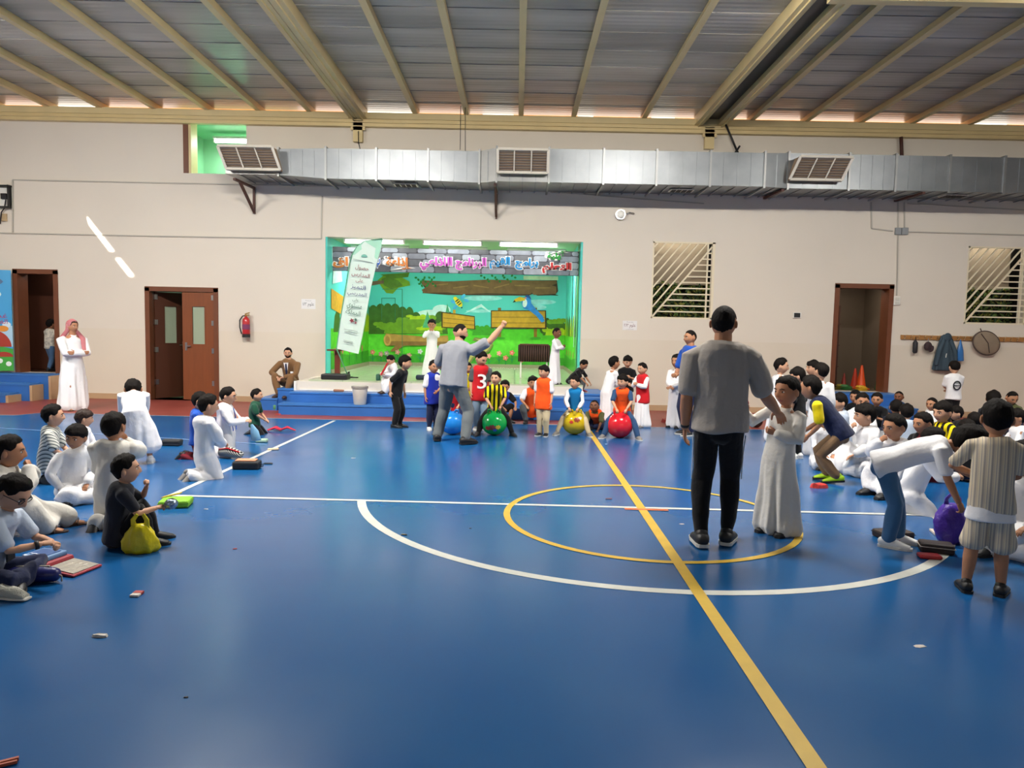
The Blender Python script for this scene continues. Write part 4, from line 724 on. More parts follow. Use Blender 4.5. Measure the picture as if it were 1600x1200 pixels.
# bucket, toy
c = gp(562, 632, .19); c.y = 12.33; t = thing('bucket', 'white plastic bucket standing on the lower stage step', 'bucket', (c.x, c.y, .19)); M_bk = mat('bucket_white', 'cfccc2', .45)
q = MB(); q.lathe([(.10, 0), (.105, .005), (.135, .30), (.142, .30), (.142, .33), (.13, .33), (.125, .28), (.095, .02), (0, .02)], (c.x, c.y, .19), 28, False); q.build('bucket_body', M_bk, t, 'auto'); q = MB(); q.lathe([(.128, .285), (.146, .285), (.146, .325), (.128, .325)], (c.x, c.y, .19), 28, False); q.build('rim', mat('bucket_rim', '8f8a84', .5), t)
c = gp(534, 610, .38); q = MB(); q.tube([(c.x-.08, 12.65, .395), (c.x+.08, 12.65, .395)], [.025, .02], 8); tag(q.build('food_wrapper', mat('wrapper_brown', '9a6a52', .6), None, True), 'small brown wrapper on the upper step left of the bucket', 'wrapper')
# ------------------------------------------------------------------ people
V = Vector
SKINS = [mat('skin_light', 'c9987a', .55, .35), mat('skin_tan', 'b07c5c', .55, .35), mat('skin_brown', '7d5038', .55, .35)]
M_lip = mat('lip', '9c5a4c', .45); M_eyew = mat('eye_white', 'e4ddd4', .3); M_iris = mat('eye_dark', '1c120e', .25)
M_hair = mat('hair_black', '15110f', .7, .12, bump=.8, bscale=45, stretch=(1, 1, .5)); M_hairb = mat('hair_brown', '2c1c14', .6, .3, bump=.8, bscale=45)
def cloth(name, c, r=.85, sh=.15): return mat('cloth_'+name, c, r, .15, bump=.9, bscale=15, sheen=sh)
C = {k: cloth(k, v) for k, v in dict(white='ebeaec', offwhite='dcd8d0', grey='8d8f96', warmgrey='a39b93', dkgrey='55595c', midgrey='6a6f70', black='131316', navy='1b2342', blue='1f4fae', royal='1c2f9a', teal='1277b4', red='c01d26', orange='f4581a', khaki='b89c72', beige='b7a07a', brown='7c6248', denim='4f6f96', denimlt='8ba3bd', denimdk='2d4a70', stblue='41698f', yellow='e8cf10', green='1d4a38', suit='7a5a3c', olive='5c5f3c', ltblue='b9c6d8', charcoal='2c2d33', sand='c8b795', purple='4c2f8f', maroon='7a2430').items()}
M_sol = mat('sole_white', 'd8d6ce', .6); M_solk = mat('sole_black', '1a1a1a', .6); M_sb = mat('shoe_black', '17171a', .5); M_sw = mat('shoe_white', 'dcdcdc', .5); M_sbr = mat('shoe_brown', '3c2a22', .5); M_neon = mat('shoe_neon', 'b8e619', .5); M_sred = mat('shoe_red', 'a8222c', .5); M_sgr = mat('shoe_grey', '7a7672', .6)
def sm(a, b, x): t = np.clip((x-a)/(b-a), 0, 1); return t*t*(3-2*t)
def ico(n):
    bm = bmesh.new(); bmesh.ops.create_icosphere(bm, subdivisions=n, radius=1); v = np.array([p.co for p in bm.verts]); f = [tuple(x.index for x in q.verts) for q in bm.faces]; bm.free(); return v, f
def skull(u):
    x = u[:, 0]*.365; y = u[:, 1]*.44; z = u[:, 2]*.5
    t = np.clip(-z/.5, 0, 1); x = x*(1-.36*t**1.8)*(1+.04*np.clip(z/.5, 0, 1)); y = np.where(y > 0, y*(1-.45*t), y*(1-.10*t**2))
    return np.stack([x, y, z], 1)
def _head(n):
    u, f = ico(n); p = skull(u); x, y, z = p.T; fr = u[:, 1] < 0; ax = abs(x)
    g = lambda a, b, c: np.exp(-(a/b)**2-(c)**2)
    d = .10*g(x, .05, (z+.11)/.065)+.045*g(x, .035, (z+.01)/.09)-.045*g(ax-.145, .085, (z-.025)/.055)+.02*g(ax-.13, .1, (z-.13)/.04)+.028*g(x, .10, (z+.262)/.035)-.012*g(x, .12, (z+.32)/.03)+.035*g(x, .1, (z+.42)/.07)+.015*g(ax-.2, .09, (z+.12)/.1)
    p[:, 1] -= np.where(fr, d, 0)
    m = []
    for q in f:
        c = p[list(q)].mean(0); m.append(1 if (abs(c[0]) < .105 and -.30 < c[2] < -.228 and c[1] < -.2) else 0)
    vs = [tuple(a) for a in p]; fs = list(f)
    def app(mb, k):
        o = len(vs); vs.extend([tuple(a) for a in mb.v]); fs.extend([tuple(i+o for i in q) for q in mb.f]); m.extend([k]*len(mb.f))
    for s in (-1, 1):
        e = MB(); e.ball((s*.145, -.345, .022), (.062, .05, .036), 10, 6); app(e, 2); e = MB(); e.ball((s*.145, -.378, .022), (.034, .022, .034), 8, 6); app(e, 3)
        e = MB(); e.tube([(s*.07, -.425, .105), (s*.15, -.42, .13), (s*.235, -.36, .108)], [(.02, .014), (.024, .018), (.014, .01)], 6); app(e, 3)
        e = MB(); e.ball((s*.375, .05, -.03), (.04, .08, .12), 10, 8, Matrix.Rotation(s*-.35, 3, 'Z')); app(e, 0)
    return np.array(vs), fs, m
HEADS = {4: _head(4), 3: _head(3)}
def _hair(style, n):
    u, f = ico(n); p = skull(u); az = np.degrees(np.arctan2(abs(u[:, 0]), -u[:, 1])); el = np.degrees(np.arcsin(np.clip(u[:, 2], -1, 1)))
    keys = {'short': ([0, 45, 62, 78, 100, 120, 180], [38, 34, 14, 4, 13, -30, -48]), 'fringe': ([0, 45, 62, 78, 100, 120, 180], [20, 20, 12, 3, 11, -32, -50]), 'buzz': ([0, 45, 62, 78, 100, 120, 180], [40, 38, 20, 8, 15, -30, -46]), 'man': ([0, 45, 60, 78, 100, 120, 180], [40, 36, 14, -12, 4, -34, -46])}[style]
    e0 = np.interp(az, *keys); k = sm(-3, 9, el-e0)
    th = {'short': .075, 'fringe': .10, 'buzz': .022, 'man': .05}[style]*(.55+.45*sm(-30, 50, el))
    r = np.random.RandomState(len(style)); w = 0
    for i in range(5):
        kv = r.normal(0, 11, 3); w = w+np.sin(u@kv+r.uniform(0, 6))
    sc = np.where(k > 0, 1+k*(th/.42)*(1+(.0 if style == 'buzz' else .22)*w/2.2)*(1+.2*np.sin(az*.35+u[:, 2]*20)*.5), 1)-.10*(1-k)
    q = p*sc[:, None]; q[:, 1] += .0; return q, f
HAIRS = {(s, n): _hair(s, n) for s in ('short', 'fringe', 'buzz', 'man') for n in (3, 4)}
def _hand(curls, thumb, spread):
    b = MB(); b.tube([(-.12, 0, 0), (.02, 0, 0), (.12, 0, 0), (.34, -.005, 0), (.47, -.005, 0)], [(.10, .08), (.11, .085), (.17, .085), (.20, .08), (.19, .065)], 14, True, (0, 0, 1))
    for i, (y, L) in enumerate(((.145, .42), (.05, .47), (-.05, .44), (-.145, .34))):
        p = V((.44-.02*abs(i-1), y, 0)); a = 0; yaw = (1.5-i)*spread; pts = [p-V((.08, 0, 0)), p]
        for j, fr in enumerate((.45, .31, .24)):
            a += curls[j]; p = p+V((math.cos(a)*math.cos(yaw), math.sin(yaw)*math.cos(a), -math.sin(a)))*L*fr; pts.append(p)
        b.tube(pts, [.055, .052, .048, .043, .036], 8)
    p = V((.06, .11, -.02)); d = V((math.cos(thumb), math.sin(thumb), -.25)).normalized(); d2 = V((math.cos(thumb-.4), math.sin(thumb-.4), -.45)).normalized(); b.tube([p, p+d*.19, p+d*.19+d2*.15, p+d*.19+d2*.26], [.075, .062, .053, .042], 8)
    return b
HJ = {'relax': _hand((.25, .35, .25), .75, .05), 'fist': _hand((1.2, 1.35, .9), .45, .0), 'grip': _hand((.75, .8, .5), .6, .04), 'open': _hand((.05, .08, .06), .95, .12)}
JOBS = []
def job(mb, vox, smooth, cb):
    me = mb.mesh('tmp', []); o = bpy.data.objects.new('tmp', me); COL.objects.link(o)
    r = o.modifiers.new('r', 'REMESH'); r.mode = 'VOXEL'; r.voxel_size = vox; r.adaptivity = 0
    if smooth: s = o.modifiers.new('s', 'SMOOTH'); s.iterations = smooth; s.factor = .5
    JOBS.append((o, cb))
def run_jobs():
    bpy.context.view_layer.update(); dg = bpy.context.evaluated_depsgraph_get(); out = [(bpy.data.meshes.new_from_object(o.evaluated_get(dg)), cb) for o, cb in JOBS]
    for o, cb in JOBS: me = o.data; bpy.data.objects.remove(o); bpy.data.meshes.remove(me)
    JOBS.clear()
    for me, cb in out: cb(me)
def arrays(me):
    v = np.empty(len(me.vertices)*3, 'f'); me.vertices.foreach_get('co', v); n = len(me.polygons); ls = np.empty(n, 'i'); me.polygons.foreach_get('loop_total', ls)
    li = np.empty(len(me.loops), 'i'); me.loops.foreach_get('vertex_index', li); nn = np.empty(len(me.vertices)*3, 'f'); me.vertex_normals.foreach_get('vector', nn)
    return v.reshape(-1, 3), li, ls, nn.reshape(-1, 3)
HANDM = {}
for k_, b_ in HJ.items():
    for q_, vx_ in (('hi', .033), ('lo', .045)): job(b_, vx_, 2, (lambda key: lambda me: HANDM.__setitem__(key, arrays(me)))((k_, q_)))
run_jobs()
def mesh_from(name, parts, mats):
    """parts: list of (verts Nx3, loop indices, loop totals, material index array or int)"""
    me = bpy.data.meshes.new(name); off = 0; VV = []; LI = []; LT = []; MI = []
    for v, li, lt, m in parts: VV.append(v); LI.append(li+off); LT.append(lt); MI.append(np.full(len(lt), m, 'i') if np.isscalar(m) else np.array(m, 'i')); off += len(v)
    VV = np.concatenate(VV).astype('f'); LI = np.concatenate(LI).astype('i'); LT = np.concatenate(LT).astype('i'); MI = np.concatenate(MI)
    me.vertices.add(len(VV)); me.vertices.foreach_set('co', VV.ravel()); me.loops.add(len(LI)); me.loops.foreach_set('vertex_index', LI)
    me.polygons.add(len(LT)); me.polygons.foreach_set('loop_start', np.concatenate([[0], np.cumsum(LT)[:-1]]).astype('i')); me.polygons.foreach_set('material_index', MI)
    for m in mats: me.materials.append(m)
    me.update(calc_edges=True); me.validate(); me.shade_smooth(); return me
def ik(a, t, l1, l2, pole):
    d = t-a; L = min(d.length, (l1+l2)*.995); L = max(L, abs(l1-l2)*1.05+1e-4); d.normalize(); x = (l1*l1-l2*l2+L*L)/(2*L); h = math.sqrt(max(l1*l1-x*x, 0))
    p = V(pole); p = p-d*p.dot(d); p = p.normalized() if p.length > 1e-5 else V((0, -1, 0)); return a+d*x+p*h, a+d*L
HANDP = {   # wrist offset from own shoulder (x outward), elbow pole (x outward), palm hint (x outward), hand kind
    'hang': ((.025, -.02, -.288), (.25, 1, 0), (-1, 0, 0), 'relax'), 'front': ((-.09, -.13, -.20), (1, .5, -.4), (-.3, 1, 0), 'relax'), 'crossed': ((-.15, -.115, -.145), (1, -.2, -.9), (0, 1, 0), 'relax'),
    'mouth': ((-.07, -.135, .035), (.9, -.2, -1), (0, 1, 0), 'fist'), 'lap': ((-.05, -.14, -.22), (1, .6, 0), (0, 0, -1), 'relax'), 'knee': ((.01, -.20, -.17), (1, .5, 0), (0, 0, -1), 'relax'),
    'ball': ((-.03, -.17, -.22), (1, .6, .1), (0, 0, -1), 'grip'), 'floor': ((.08, .04, -.30), (.5, 1, 0), (0, 0, -1), 'open'), 'down': ((-.02, -.18, -.23), (.6, .8, 0), (-.6, 0, -1), 'grip'), 'chest': ((-.08, -.15, -.10), (1, .2, -1), (0, 1, 0), 'grip'),
    'swing': ((.05, .10, -.25), (.4, 1, 0), (-1, 0, 0), 'relax'), 'hold': ((-.04, -.20, -.12), (.8, .3, -1), (-.5, 0, -.8), 'grip'), 'reach': ((-.0, -.26, -.12), (.7, .3, -1), (-.4, 0, -.8), 'grip')}
POSES = {   # pel (y,z), lean, ankles (x,y,z)L, R, knee poles L, R, toe dir, top
    'stand': dict(pel=(0, .48), lean=2, an=((.05, 0, .035), (-.05, .01, .035)), kp=((.1, -1, 0), (-.1, -1, 0)), toe=((.2, -1, 0), (-.2, -1, 0))),
    'walk': dict(pel=(0, .475), lean=3, an=((.05, -.07, .035), (-.05, .08, .04)), kp=((.1, -1, 0), (-.1, -1, 0)), toe=((.1, -1, 0), (-.1, -1, 0))),
    'wide': dict(pel=(0, .465), lean=8, an=((.15, -.02, .035), (-.12, .04, .035)), kp=((.3, -1, 0), (-.3, -1, 0)), toe=((.6, -1, 0), (-.5, -1, 0))),
    'bend': dict(pel=(.08, .47), lean=80, an=((.06, 0, .035), (-.06, .02, .035)), kp=((.1, -1, 0), (-.1, -1, 0)), toe=((.1, -1, 0), (-.1, -1, 0))),
    'stoop': dict(pel=(.04, .47), lean=28, an=((.05, 0, .035), (-.05, .03, .035)), kp=((.1, -1, 0), (-.1, -1, 0)), toe=((.1, -1, 0), (-.1, -1, 0))),
    'cross': dict(pel=(.05, .085), lean=8, an=((-.06, -.15, .045), (.07, -.11, .05)), kp=((1, -.25, .12), (-1, -.25, .12)), toe=((-1, -.5, 0), (1, -.5, 0))),
    'kneesup': dict(pel=(.06, .075), lean=14, an=((.07, -.19, .035), (-.07, -.17, .035)), kp=((.15, -.3, 1), (-.15, -.3, 1)), toe=((.1, -1, 0), (-.1, -1, 0))),
    'oneknee': dict(pel=(.06, .08), lean=10, an=((-.04, -.13, .04), (-.07, -.16, .035)), kp=((1, -.3, .1), (-.2, -.3, 1)), toe=((-1, -.5, 0), (-.1, -1, 0))),
    'kneel': dict(pel=(.07, .145), lean=4, an=((.05, .12, .035), (-.05, .12, .035)), kp=((.15, -1, -.1), (-.15, -1, -.1)), toe=((0, 1, -.25), (0, 1, -.25))),
    'kneelup': dict(pel=(.0, .262), lean=4, an=((.05, .19, .04), (-.05, .19, .04)), kp=((.1, -1, -.4), (-.1, -1, -.4)), toe=((0, .9, -.5), (0, .9, -.5))),
    'ball': dict(pel=(.12, .35), lean=16, an=((.235, -.10, .035), (-.235, -.10, .035)), kp=((.55, -1, .5), (-.55, -1, .5)), toe=((.4, -1, 0), (-.4, -1, 0))),
    'step': dict(pel=(.0, .20), lean=24, an=((.09, -.20, .035), (-.09, -.18, .035)), kp=((.35, -.4, 1), (-.35, -.4, 1)), toe=((.2, -1, 0), (-.2, -1, 0))),
    'hop': dict(pel=(.13, .40), lean=38, an=((.05, .12, .05), (-.05, .05, .05)), kp=((.1, -1, 0), (-.1, -1, 0)), toe=((0, -1, -.15), (0, -1, -.1)))}
PEOPLE = []
def person(label, px, py, ty, pose='stand', dir=0, hx=None, thobe=None, tee=None, sleeve='short', sleevec=None, pants=None, shorts=None, vest=None, shoes=(M_sb, M_solk), bare=False, skin=0, hair='short', hairc=None, hL='hang', hR='hang',
           head=(0, 0, 0), z0=0, adult=False, bulk=1, H=None, Y=None, group=None, belt=None, P=None, neck=None, footx=None, slim=0, under=None):
    A = adult; ps = dict(POSES[pose]); ps.update(P or {})
    hh = .136 if A else .184; Lt = .305 if A else .315; sw = (.118 if A else .100)*bulk; ua, fa = (.172, .145) if A else (.16, .135); l1, l2 = (.245, .24) if A else (.235, .215)
    kz = 1.06 if A and pose in ('stand', 'walk', 'wide', 'bend', 'stoop') else 1
    pel = V((ps.get('px', 0), ps['pel'][0], ps['pel'][1]*kz)); le = R_(ps['lean']); sd = R_(ps.get('side', 0)); u = V((math.sin(sd), -math.sin(le), math.cos(le))).normalized()
    tw_ = R_(ps.get('twist', 0)); sx = V((math.cos(tw_), math.sin(tw_), 0)); sx = (sx-u*sx.dot(u)).normalized(); nb = pel+u*Lt
    nd = (u*.75+V((0, -.10, .6))).normalized() if ps['lean'] < 60 else (u*.9+V((0, -.3, -.1))).normalized()
    hc = nb+nd*(.112 if A else .122)
    hR_ = Matrix.Rotation(R_(head[0]), 3, 'Z') @ Matrix.Rotation(R_(head[1]), 3, 'X') @ Matrix.Rotation(R_(head[2]), 3, 'Y')
    base = gp(px, py, z0) if Y is None else V((atY(px, py, Y).x, Y, z0)); rz = R_(dir)+math.atan2(-base.x, base.y); RZ = Matrix.Rotation(rz, 3, 'Z')
    zt = hc.z+hh*.53; h = H or 1.2; X0 = base.x
    for _ in range(4):
        hw = RZ @ (hc*h); tp = atY(hx or px, ty, base.y+hw.y)
        if H is None: h = (tp.z-z0)/zt
        if footx is None: X0 = tp.x-hw.x
        h = max(.75, min(h, 2.0))
    root = thing('person', label, 'person', (X0, base.y, z0), rz, group); Yd = base.y; vx = max(.0085, Yd*.00115)/h
    fine = Yd < 8.2; sg = (1, -1)
    # limbs
    shd = [nb+sx*sw*s-u*(.018 if not A else .030) for s in sg]; hip = [pel+V((.050*s*(1 if A else .92), 0, 0)) for s in sg]
    an = [V(a) for a in ps['an']]; arms = []; legs = []
    for i, s in enumerate(sg):
        hp = (hL, hR)[i]; hp = HANDP[hp] if isinstance(hp, str) else hp
        f = lambda q: V((q[0]*s, q[1], q[2]))
        el, wr = ik(shd[i], shd[i]+f(hp[0]), ua, fa, f(hp[1])); arms.append((shd[i], el, wr, f(hp[2]), hp[3]))
        kn, ak = ik(hip[i], an[i], l1, l2, V(ps['kp'][i])); legs.append((hip[i], kn, ak, V(ps['toe'][i]).normalized()))
    bk = bulk*(1.0 if A else .97)
    prof = [(-.16, .045, .045), (-.05, .075, .055), (.08, .078, .056), (.35, .070*bk, .052), (.65, .084*bk, .058), (.85, .088*bk, .052), (.97, .058*bk, .042)] if not A else [(-.16, .045, .05), (-.05, .078, .06), (.08, .083, .063), (.35, .078*bk, .06), (.65, .094*bk, .068), (.85, .102*bk, .06), (.97, .062*bk, .045)]
    def torso(mb, e, t0=-.2, t1=1.1, straight=0, flare=0, hem=None):
        pts = []; rad = []
        for t, w, d in prof:
            if t < t0 or t > t1: continue
            pts.append(pel+u*(t*Lt)+V((0, .012, 0))*math.sin(max(t, 0)*3.1)); rad.append((max(w, straight)+e+flare*max(.4-t, 0), max(d, straight*.72)+e+flare*.6*max(.4-t, 0)))
        if hem is not None: pts.insert(0, pel+u*(hem*Lt)); rad.insert(0, (rad[0][0]+.004, rad[0][1]+.004))
        mb.tube(pts, rad, 18, True, u.cross(sx), (hem is None, True))
    ar = (.027, .0215, .022, .0155) if not A else (.031, .025, .026, .017); ar = [a*(1 if not A else bulk) for a in ar]
    lr = (.045, .033, .034, .021) if not A else (.051, .038, .037, .024)
    def arm(mb, i, e, k=1.0, e2=None, start=0.0):
        S_, E_, W_, _, _ = arms[i]; e2 = e if e2 is None else e2
        if k <= .5: mb.tube([S_.lerp(nb, .25), S_, S_.lerp(E_, k*2)], [ar[0]*.8+e, ar[0]+e, ar[0]*(1-k*2)+ar[1]*k*2+e2], 12)
        else:
            W2 = E_.lerp(W_, (k-.5)*2); mb.tube([S_.lerp(nb, .25), S_, S_.lerp(E_, .5), E_, E_.lerp(W2, .35), W2], [ar[0]*.8+e, ar[0]+e, (ar[0]+ar[1])/2+e, ar[1]+e, ar[2]+e2, ar[3]+e2], 12)
    def leg(mb, i, e, k=1.0, e2=None):
        Hh, K, A2, _ = legs[i]; e2 = e if e2 is None else e2
        if k <= .5: mb.tube([Hh, Hh.lerp(K, .5), Hh.lerp(K, k*2)], [lr[0]+e, (lr[0]+lr[1])/2+e, lr[1]+e2+.006], 14)
        else: E2 = K.lerp(A2, (k-.5)*2); mb.tube([Hh, Hh.lerp(K, .5), K, K.lerp(A2, .35), E2], [lr[0]+e, (lr[0]+lr[1])/2+e, lr[1]+e, lr[2]+(e+e2)/2, lr[3]+e2], 14)
    # body: torso, neck and limbs as one skin, head and hands grown on
    b = MB(); torso(b, 0, -.2 if ps['lean'] < 30 else .05); b.tube([pel-V((0, 0, .02)), pel+u*.06], [(.06, .05), (.07, .052)], 12, True, u.cross(sx)); b.tube([nb-u*.03, nb+nd*.03, hc-nd*.0], [.04 if A else .034, .036 if A else .031, .034 if A else .03], 12)
    for i in (0, 1):
        arm(b, i, 0); leg(b, i, -slim*1.1); Hh, K, A2, td = legs[i]
        n_ = V((0, 0, 1)); n_ = (n_-td*n_.dot(td)).normalized(); b.tube([A2-td*.02-n_*.012, A2+td*.03-n_*.016, A2+td*.085-n_*.024], [(.022, .022), (.027, .018), (.026, .010)], 10, True, n_)
    hr, hf, hm = HEADS[4]; Lh = (.108 if A else .100)
    scl = hh
    def body_cb(me):
        v, li, lt, _ = arrays(me); bpy.data.meshes.remove(me); parts = [(v*h, li, lt, 0)]
        M3 = np.array(hR_); parts.append(((hr*scl)@M3.T*h+np.array(hc)*h, np.array([i for q in hf for i in q], 'i'), np.array([len(q) for q in hf], 'i'), hm))
        for i, (S_, E_, W_, ph_, kind) in enumerate(arms):
            x = (W_-E_).normalized(); z = -(ph_-x*ph_.dot(x)); z = z.normalized() if z.length > 1e-3 else V((0, 0, 1)); y = z.cross(x)
            if i == 0: y = -y
            hv, hli, hlt, _ = HANDM[(kind, 'hi' if fine else 'lo')]; Bm = np.array([x, y, z]); q = (hv@Bm)*Lh*h+np.array(W_)*h; l2_ = hli
            if np.linalg.det(Bm) < 0: l2_ = hli.reshape(-1, 4)[:, ::-1].ravel() if (hlt == 4).all() else hli
            parts.append((q, l2_, hlt, 0))
        o = bpy.data.objects.new('body', mesh_from('body', parts, [SKINS[skin], M_lip, M_eyew, M_iris])); COL.objects.link(o); o.parent = root
    bvx = vx*.9
    job(b_scaled(b, h), bvx*h, 3, lambda me: (unscale(me, h), body_cb(me)))
    # hair
    hv, hf2 = HAIRS[(hair, 4 if fine else 3)]; rs = np.random.RandomState(len(PEOPLE)); jit = 1+.03*rs.uniform(-1, 1, 3)
    me = mesh_from('hair', [((hv*jit*scl)@np.array(hR_).T*h+np.array(hc+nd*.002)*h, np.array([i for q in hf2 for i in q], 'i'), np.array([3]*len(hf2), 'i'), 0)], [hairc or M_hair]); o = bpy.data.objects.new('hair', me); COL.objects.link(o); o.parent = root
    ph = rs.uniform(0, 6, 8)
    def garment(mb, name, m, folds=.005, skirt=0, ztop=0, cz=(0, 0)):
        kx_ = [rs.normal(0, 1, 3) for _ in range(4)]
        def cb(me):
            v, li, lt, n = arrays(me); bpy.data.meshes.remove(me); d = 0
            for j, kk in enumerate(kx_): kk = kk/np.linalg.norm(kk)*(16+9*j)*np.array([1.2, 1.2, .55]); d = d+np.sin(v@kk+ph[j]+1.5*np.sin(v[:, 2]*9+ph[j+4]))/(1+.4*j)
            v = v+n*(d*folds*.5+folds*.3)[:, None]
            if skirt:
                a = np.arctan2(v[:, 0]-cz[0], -(v[:, 1]-cz[1])); w = np.clip((ztop-v[:, 2])/max(ztop, .1), 0, 1); dd = skirt*w*(np.sin(7*a+ph[0]+1.2*np.sin(2.5*v[:, 2]))+.5*np.sin(12*a+ph[1])+.35); v = v+n*np.array([1, 1, 0])*dd[:, None]
            o = bpy.data.objects.new(name, mesh_from(name, [(v, li, lt, 0)], [m])); COL.objects.link(o); o.parent = root
        job(b_scaled(mb, h), vx*h, 4, cb)
    if thobe:
        b = MB(); e = .011
        for i in (0, 1): arm(b, i, e, .96, .013)
        if pose in ('stand', 'walk', 'wide', 'stoop', 'bend'):
            am = (an[0]+an[1])/2; hem = V((am.x, am.y, .045)) if pose != 'bend' else V((am.x, am.y+.02, .16)); sp = abs(an[0].x-an[1].x)/2; dp = abs(an[0].y-an[1].y)/2
            pts = [nb-u*.005, nb-u*.04, nb-u*.12, pel+u*.1, pel+u*.0, pel.lerp(hem, .45), hem+V((0, 0, .01)), hem]
            ax_ = .014 if A else 0; rad = [(.045, .042), (.095, .060), (.097, .073), (.092, .074), (.104+ax_, .084), (.112+ax_+sp*.3, .088+dp*.4), (.118+sp*.6, .098+dp*.8), (.118+sp*.6, .098+dp*.8)]
            b.tube(pts, rad, 22, True, u.cross(sx), True); garment(b, 'thobe', thobe, .006, .015*h, pel.z*h*1.05, (hem.x*h, hem.y*h))
        else:
            torso(b, .016, straight=.09)
            for i in (0, 1): leg(b, i, .028, .98, .034)
            hm_, km, am = (hip[0]+hip[1])/2, (legs[0][1]+legs[1][1])/2, (legs[0][2]+legs[1][2])/2; kw = (legs[0][1]-legs[1][1]).length/2; aw = (legs[0][2]-legs[1][2]).length/2
            b.tube([hm_, hm_.lerp(km, .6), km.lerp(hm_, .08)], [(.08, .07), (max(kw*.8, .05), .05), (max(kw*.85, .03), .042)], 14, True, (0, 0, 1))
            b.tube([km.lerp(hm_, .1), am.lerp(km, .1)], [(max(kw*.8, .04), .042), (max(aw, .045), .04)], 14, True, (0, 0, 1) if abs((am-km).normalized().z) < .9 else (0, 1, 0))
            garment(b, 'thobe', thobe, .021)
        cb_ = MB(); cb_.tube([nb-nd*.004, nb+nd*.022], [(.045 if A else .04, .041 if A else .038), (.038 if A else .035, .036 if A else .033)], 16, True, (0, 1, 0), False); me = cb_.mesh('collar', [thobe], True)
        for w_ in me.vertices: w_.co *= h
        o = bpy.data.objects.new('collar', me); COL.objects.link(o); o.parent = root
    if tee:
        b = MB(); e = .010; torso(b, e, 0, 1.1, straight=.086 if not A else .090*bk, hem=-.13 if not A else -.08, flare=.035)
        bs = MB()
        k = {'short': .40, 'long': .96, 'none': 0}[sleeve]
        if k:
            for i in (0, 1):
                if sleevec: bs = MB(); arm(bs, i, e+.004, k, e+.005); garment(bs, 'sleeve', sleevec, .006)
                else: arm(b, i, e+(.004 if k < .5 else 0), k, e+(.006 if k < .5 else -.002))
        garment(b, 'shirt', tee, .011)
    lw = pants or shorts
    if lw:
        b = MB(); k = .97 if pants else .46
        b.tube([pel-V((0, 0, .035)), pel, pel+u*.085], [(.07, .06), (.085 if not A else .092, .067), (.078 if not A else .086, .062)], 16, True, u.cross(sx))
        for i in (0, 1): leg(b, i, (.011 if pants else .016)-slim, k, (.013 if pants else .024)-slim*1.4)
        garment(b, 'trousers' if pants else 'shorts', lw, .009)
    if under:
        b = MB(); b.tube([pel+u*.03, pel-V((0, 0, .085))], [(.094, .07), (.115, .09)], 18, True, u.cross(sx), False); garment(b, 'undershirt', under, .006)
    if vest:
        b = MB(); torso(b, .020, 0, .99, straight=.088, flare=.05, hem=-.30)
        for s in sg: b.tube([nb+sx*sw*s*.5-u*.01, nb+sx*sw*s*.78-u*.035], [.036, .034], 10)
        garment(b, 'bib', vest, .008)
    # shoes
    for i in (0, 1):
        A2, td = legs[i][2], legs[i][3]; n_ = V((0, 0, 1)); n_ = (n_-td*n_.dot(td)).normalized(); sd_ = td.cross(n_); k = 1.0 if not A else .95
        P_ = lambda f, d: A2+td*f*k+n_*(d-.035)*k
        if bare:
            b = MB(); pr = [(-.04, .024), (0, .027), (.06, .033), (.10, .028), (.118, .012)]; vs = []
            for zz in (0, .008): vs.append([P_(f, zz)+sd_*w*s for s, L_ in ((1, pr), (-1, pr[::-1])) for f, w in L_])
            b.rings(vs); me = b.mesh('sandal', [shoes[0]]); 
            for w_ in me.vertices: w_.co *= h
            o = bpy.data.objects.new('sandal', me); COL.objects.link(o); o.parent = root
            b = MB(); b.tube([P_(.05, .006)+sd_*.034, P_(.055, .035), P_(.05, .006)-sd_*.034], [(.014, .004)]*3, 8, True, td); me = b.mesh('strap', [shoes[0]], True)
            for w_ in me.vertices: w_.co *= h
            q = bpy.data.objects.new('strap', me); COL.objects.link(q); q.parent = o; continue
        b = MB(); b.tube([P_(-.035, .028), P_(-.015, .032), P_(.02, .028), P_(.07, .02), P_(.105, .015)], [(.026, .026), (.031, .032), (.032, .028), (.035, .019), (.025, .012)], 14, True, n_)
        b.tube([P_(-.012, .03), P_(-.008, .055)], [.027, .026], 12)
        me = b.mesh('shoe', [shoes[0]], True)
        for w_ in me.vertices: w_.co *= h
        o = bpy.data.objects.new('shoe', me); COL.objects.link(o); o.parent = root
        pr = [(-.052, .018), (-.04, .028), (0, .031), (.06, .037), (.10, .031), (.124, .016)]; b = MB()
        b.rings([[P_(f, zz)+sd_*w*s*kk for s, L_ in ((1, pr), (-1, pr[::-1])) for f, w in L_] for zz, kk in ((0, .96), (.014, 1.0))]); me = b.mesh('sole', [shoes[1]])
        for w_ in me.vertices: w_.co *= h
        q = bpy.data.objects.new('sole', me); COL.objects.link(q); q.parent = o
    PEOPLE.append(root)
    return dict(root=root, h=h, nb=nb*h, pel=pel*h, hc=hc*h, hh=hh*h, arms=[tuple(q*h for q in a[:3]) for a in arms], legs=[tuple(q*h for q in l[:3]) for l in legs], u=u, sx=sx, nd=nd, hR=hR_, RZ=RZ)
def b_scaled(b, h): b.v = [(p[0]*h, p[1]*h, p[2]*h) for p in b.v]; return b
def unscale(me, h):
    v = np.empty(len(me.vertices)*3, 'f'); me.vertices.foreach_get('co', v); me.vertices.foreach_set('co', v/h)
def put(info, mb, name, m, smooth=True, parent=None): return mb.build(name, m, parent or info['root'], smooth, world=False)
def world(info, p): return info['root'].location+info['RZ'] @ V(p)
Pn = person
SNK = (M_sw, M_sol); BLK = (M_sb, M_solk); BW = (M_sb, M_sol)
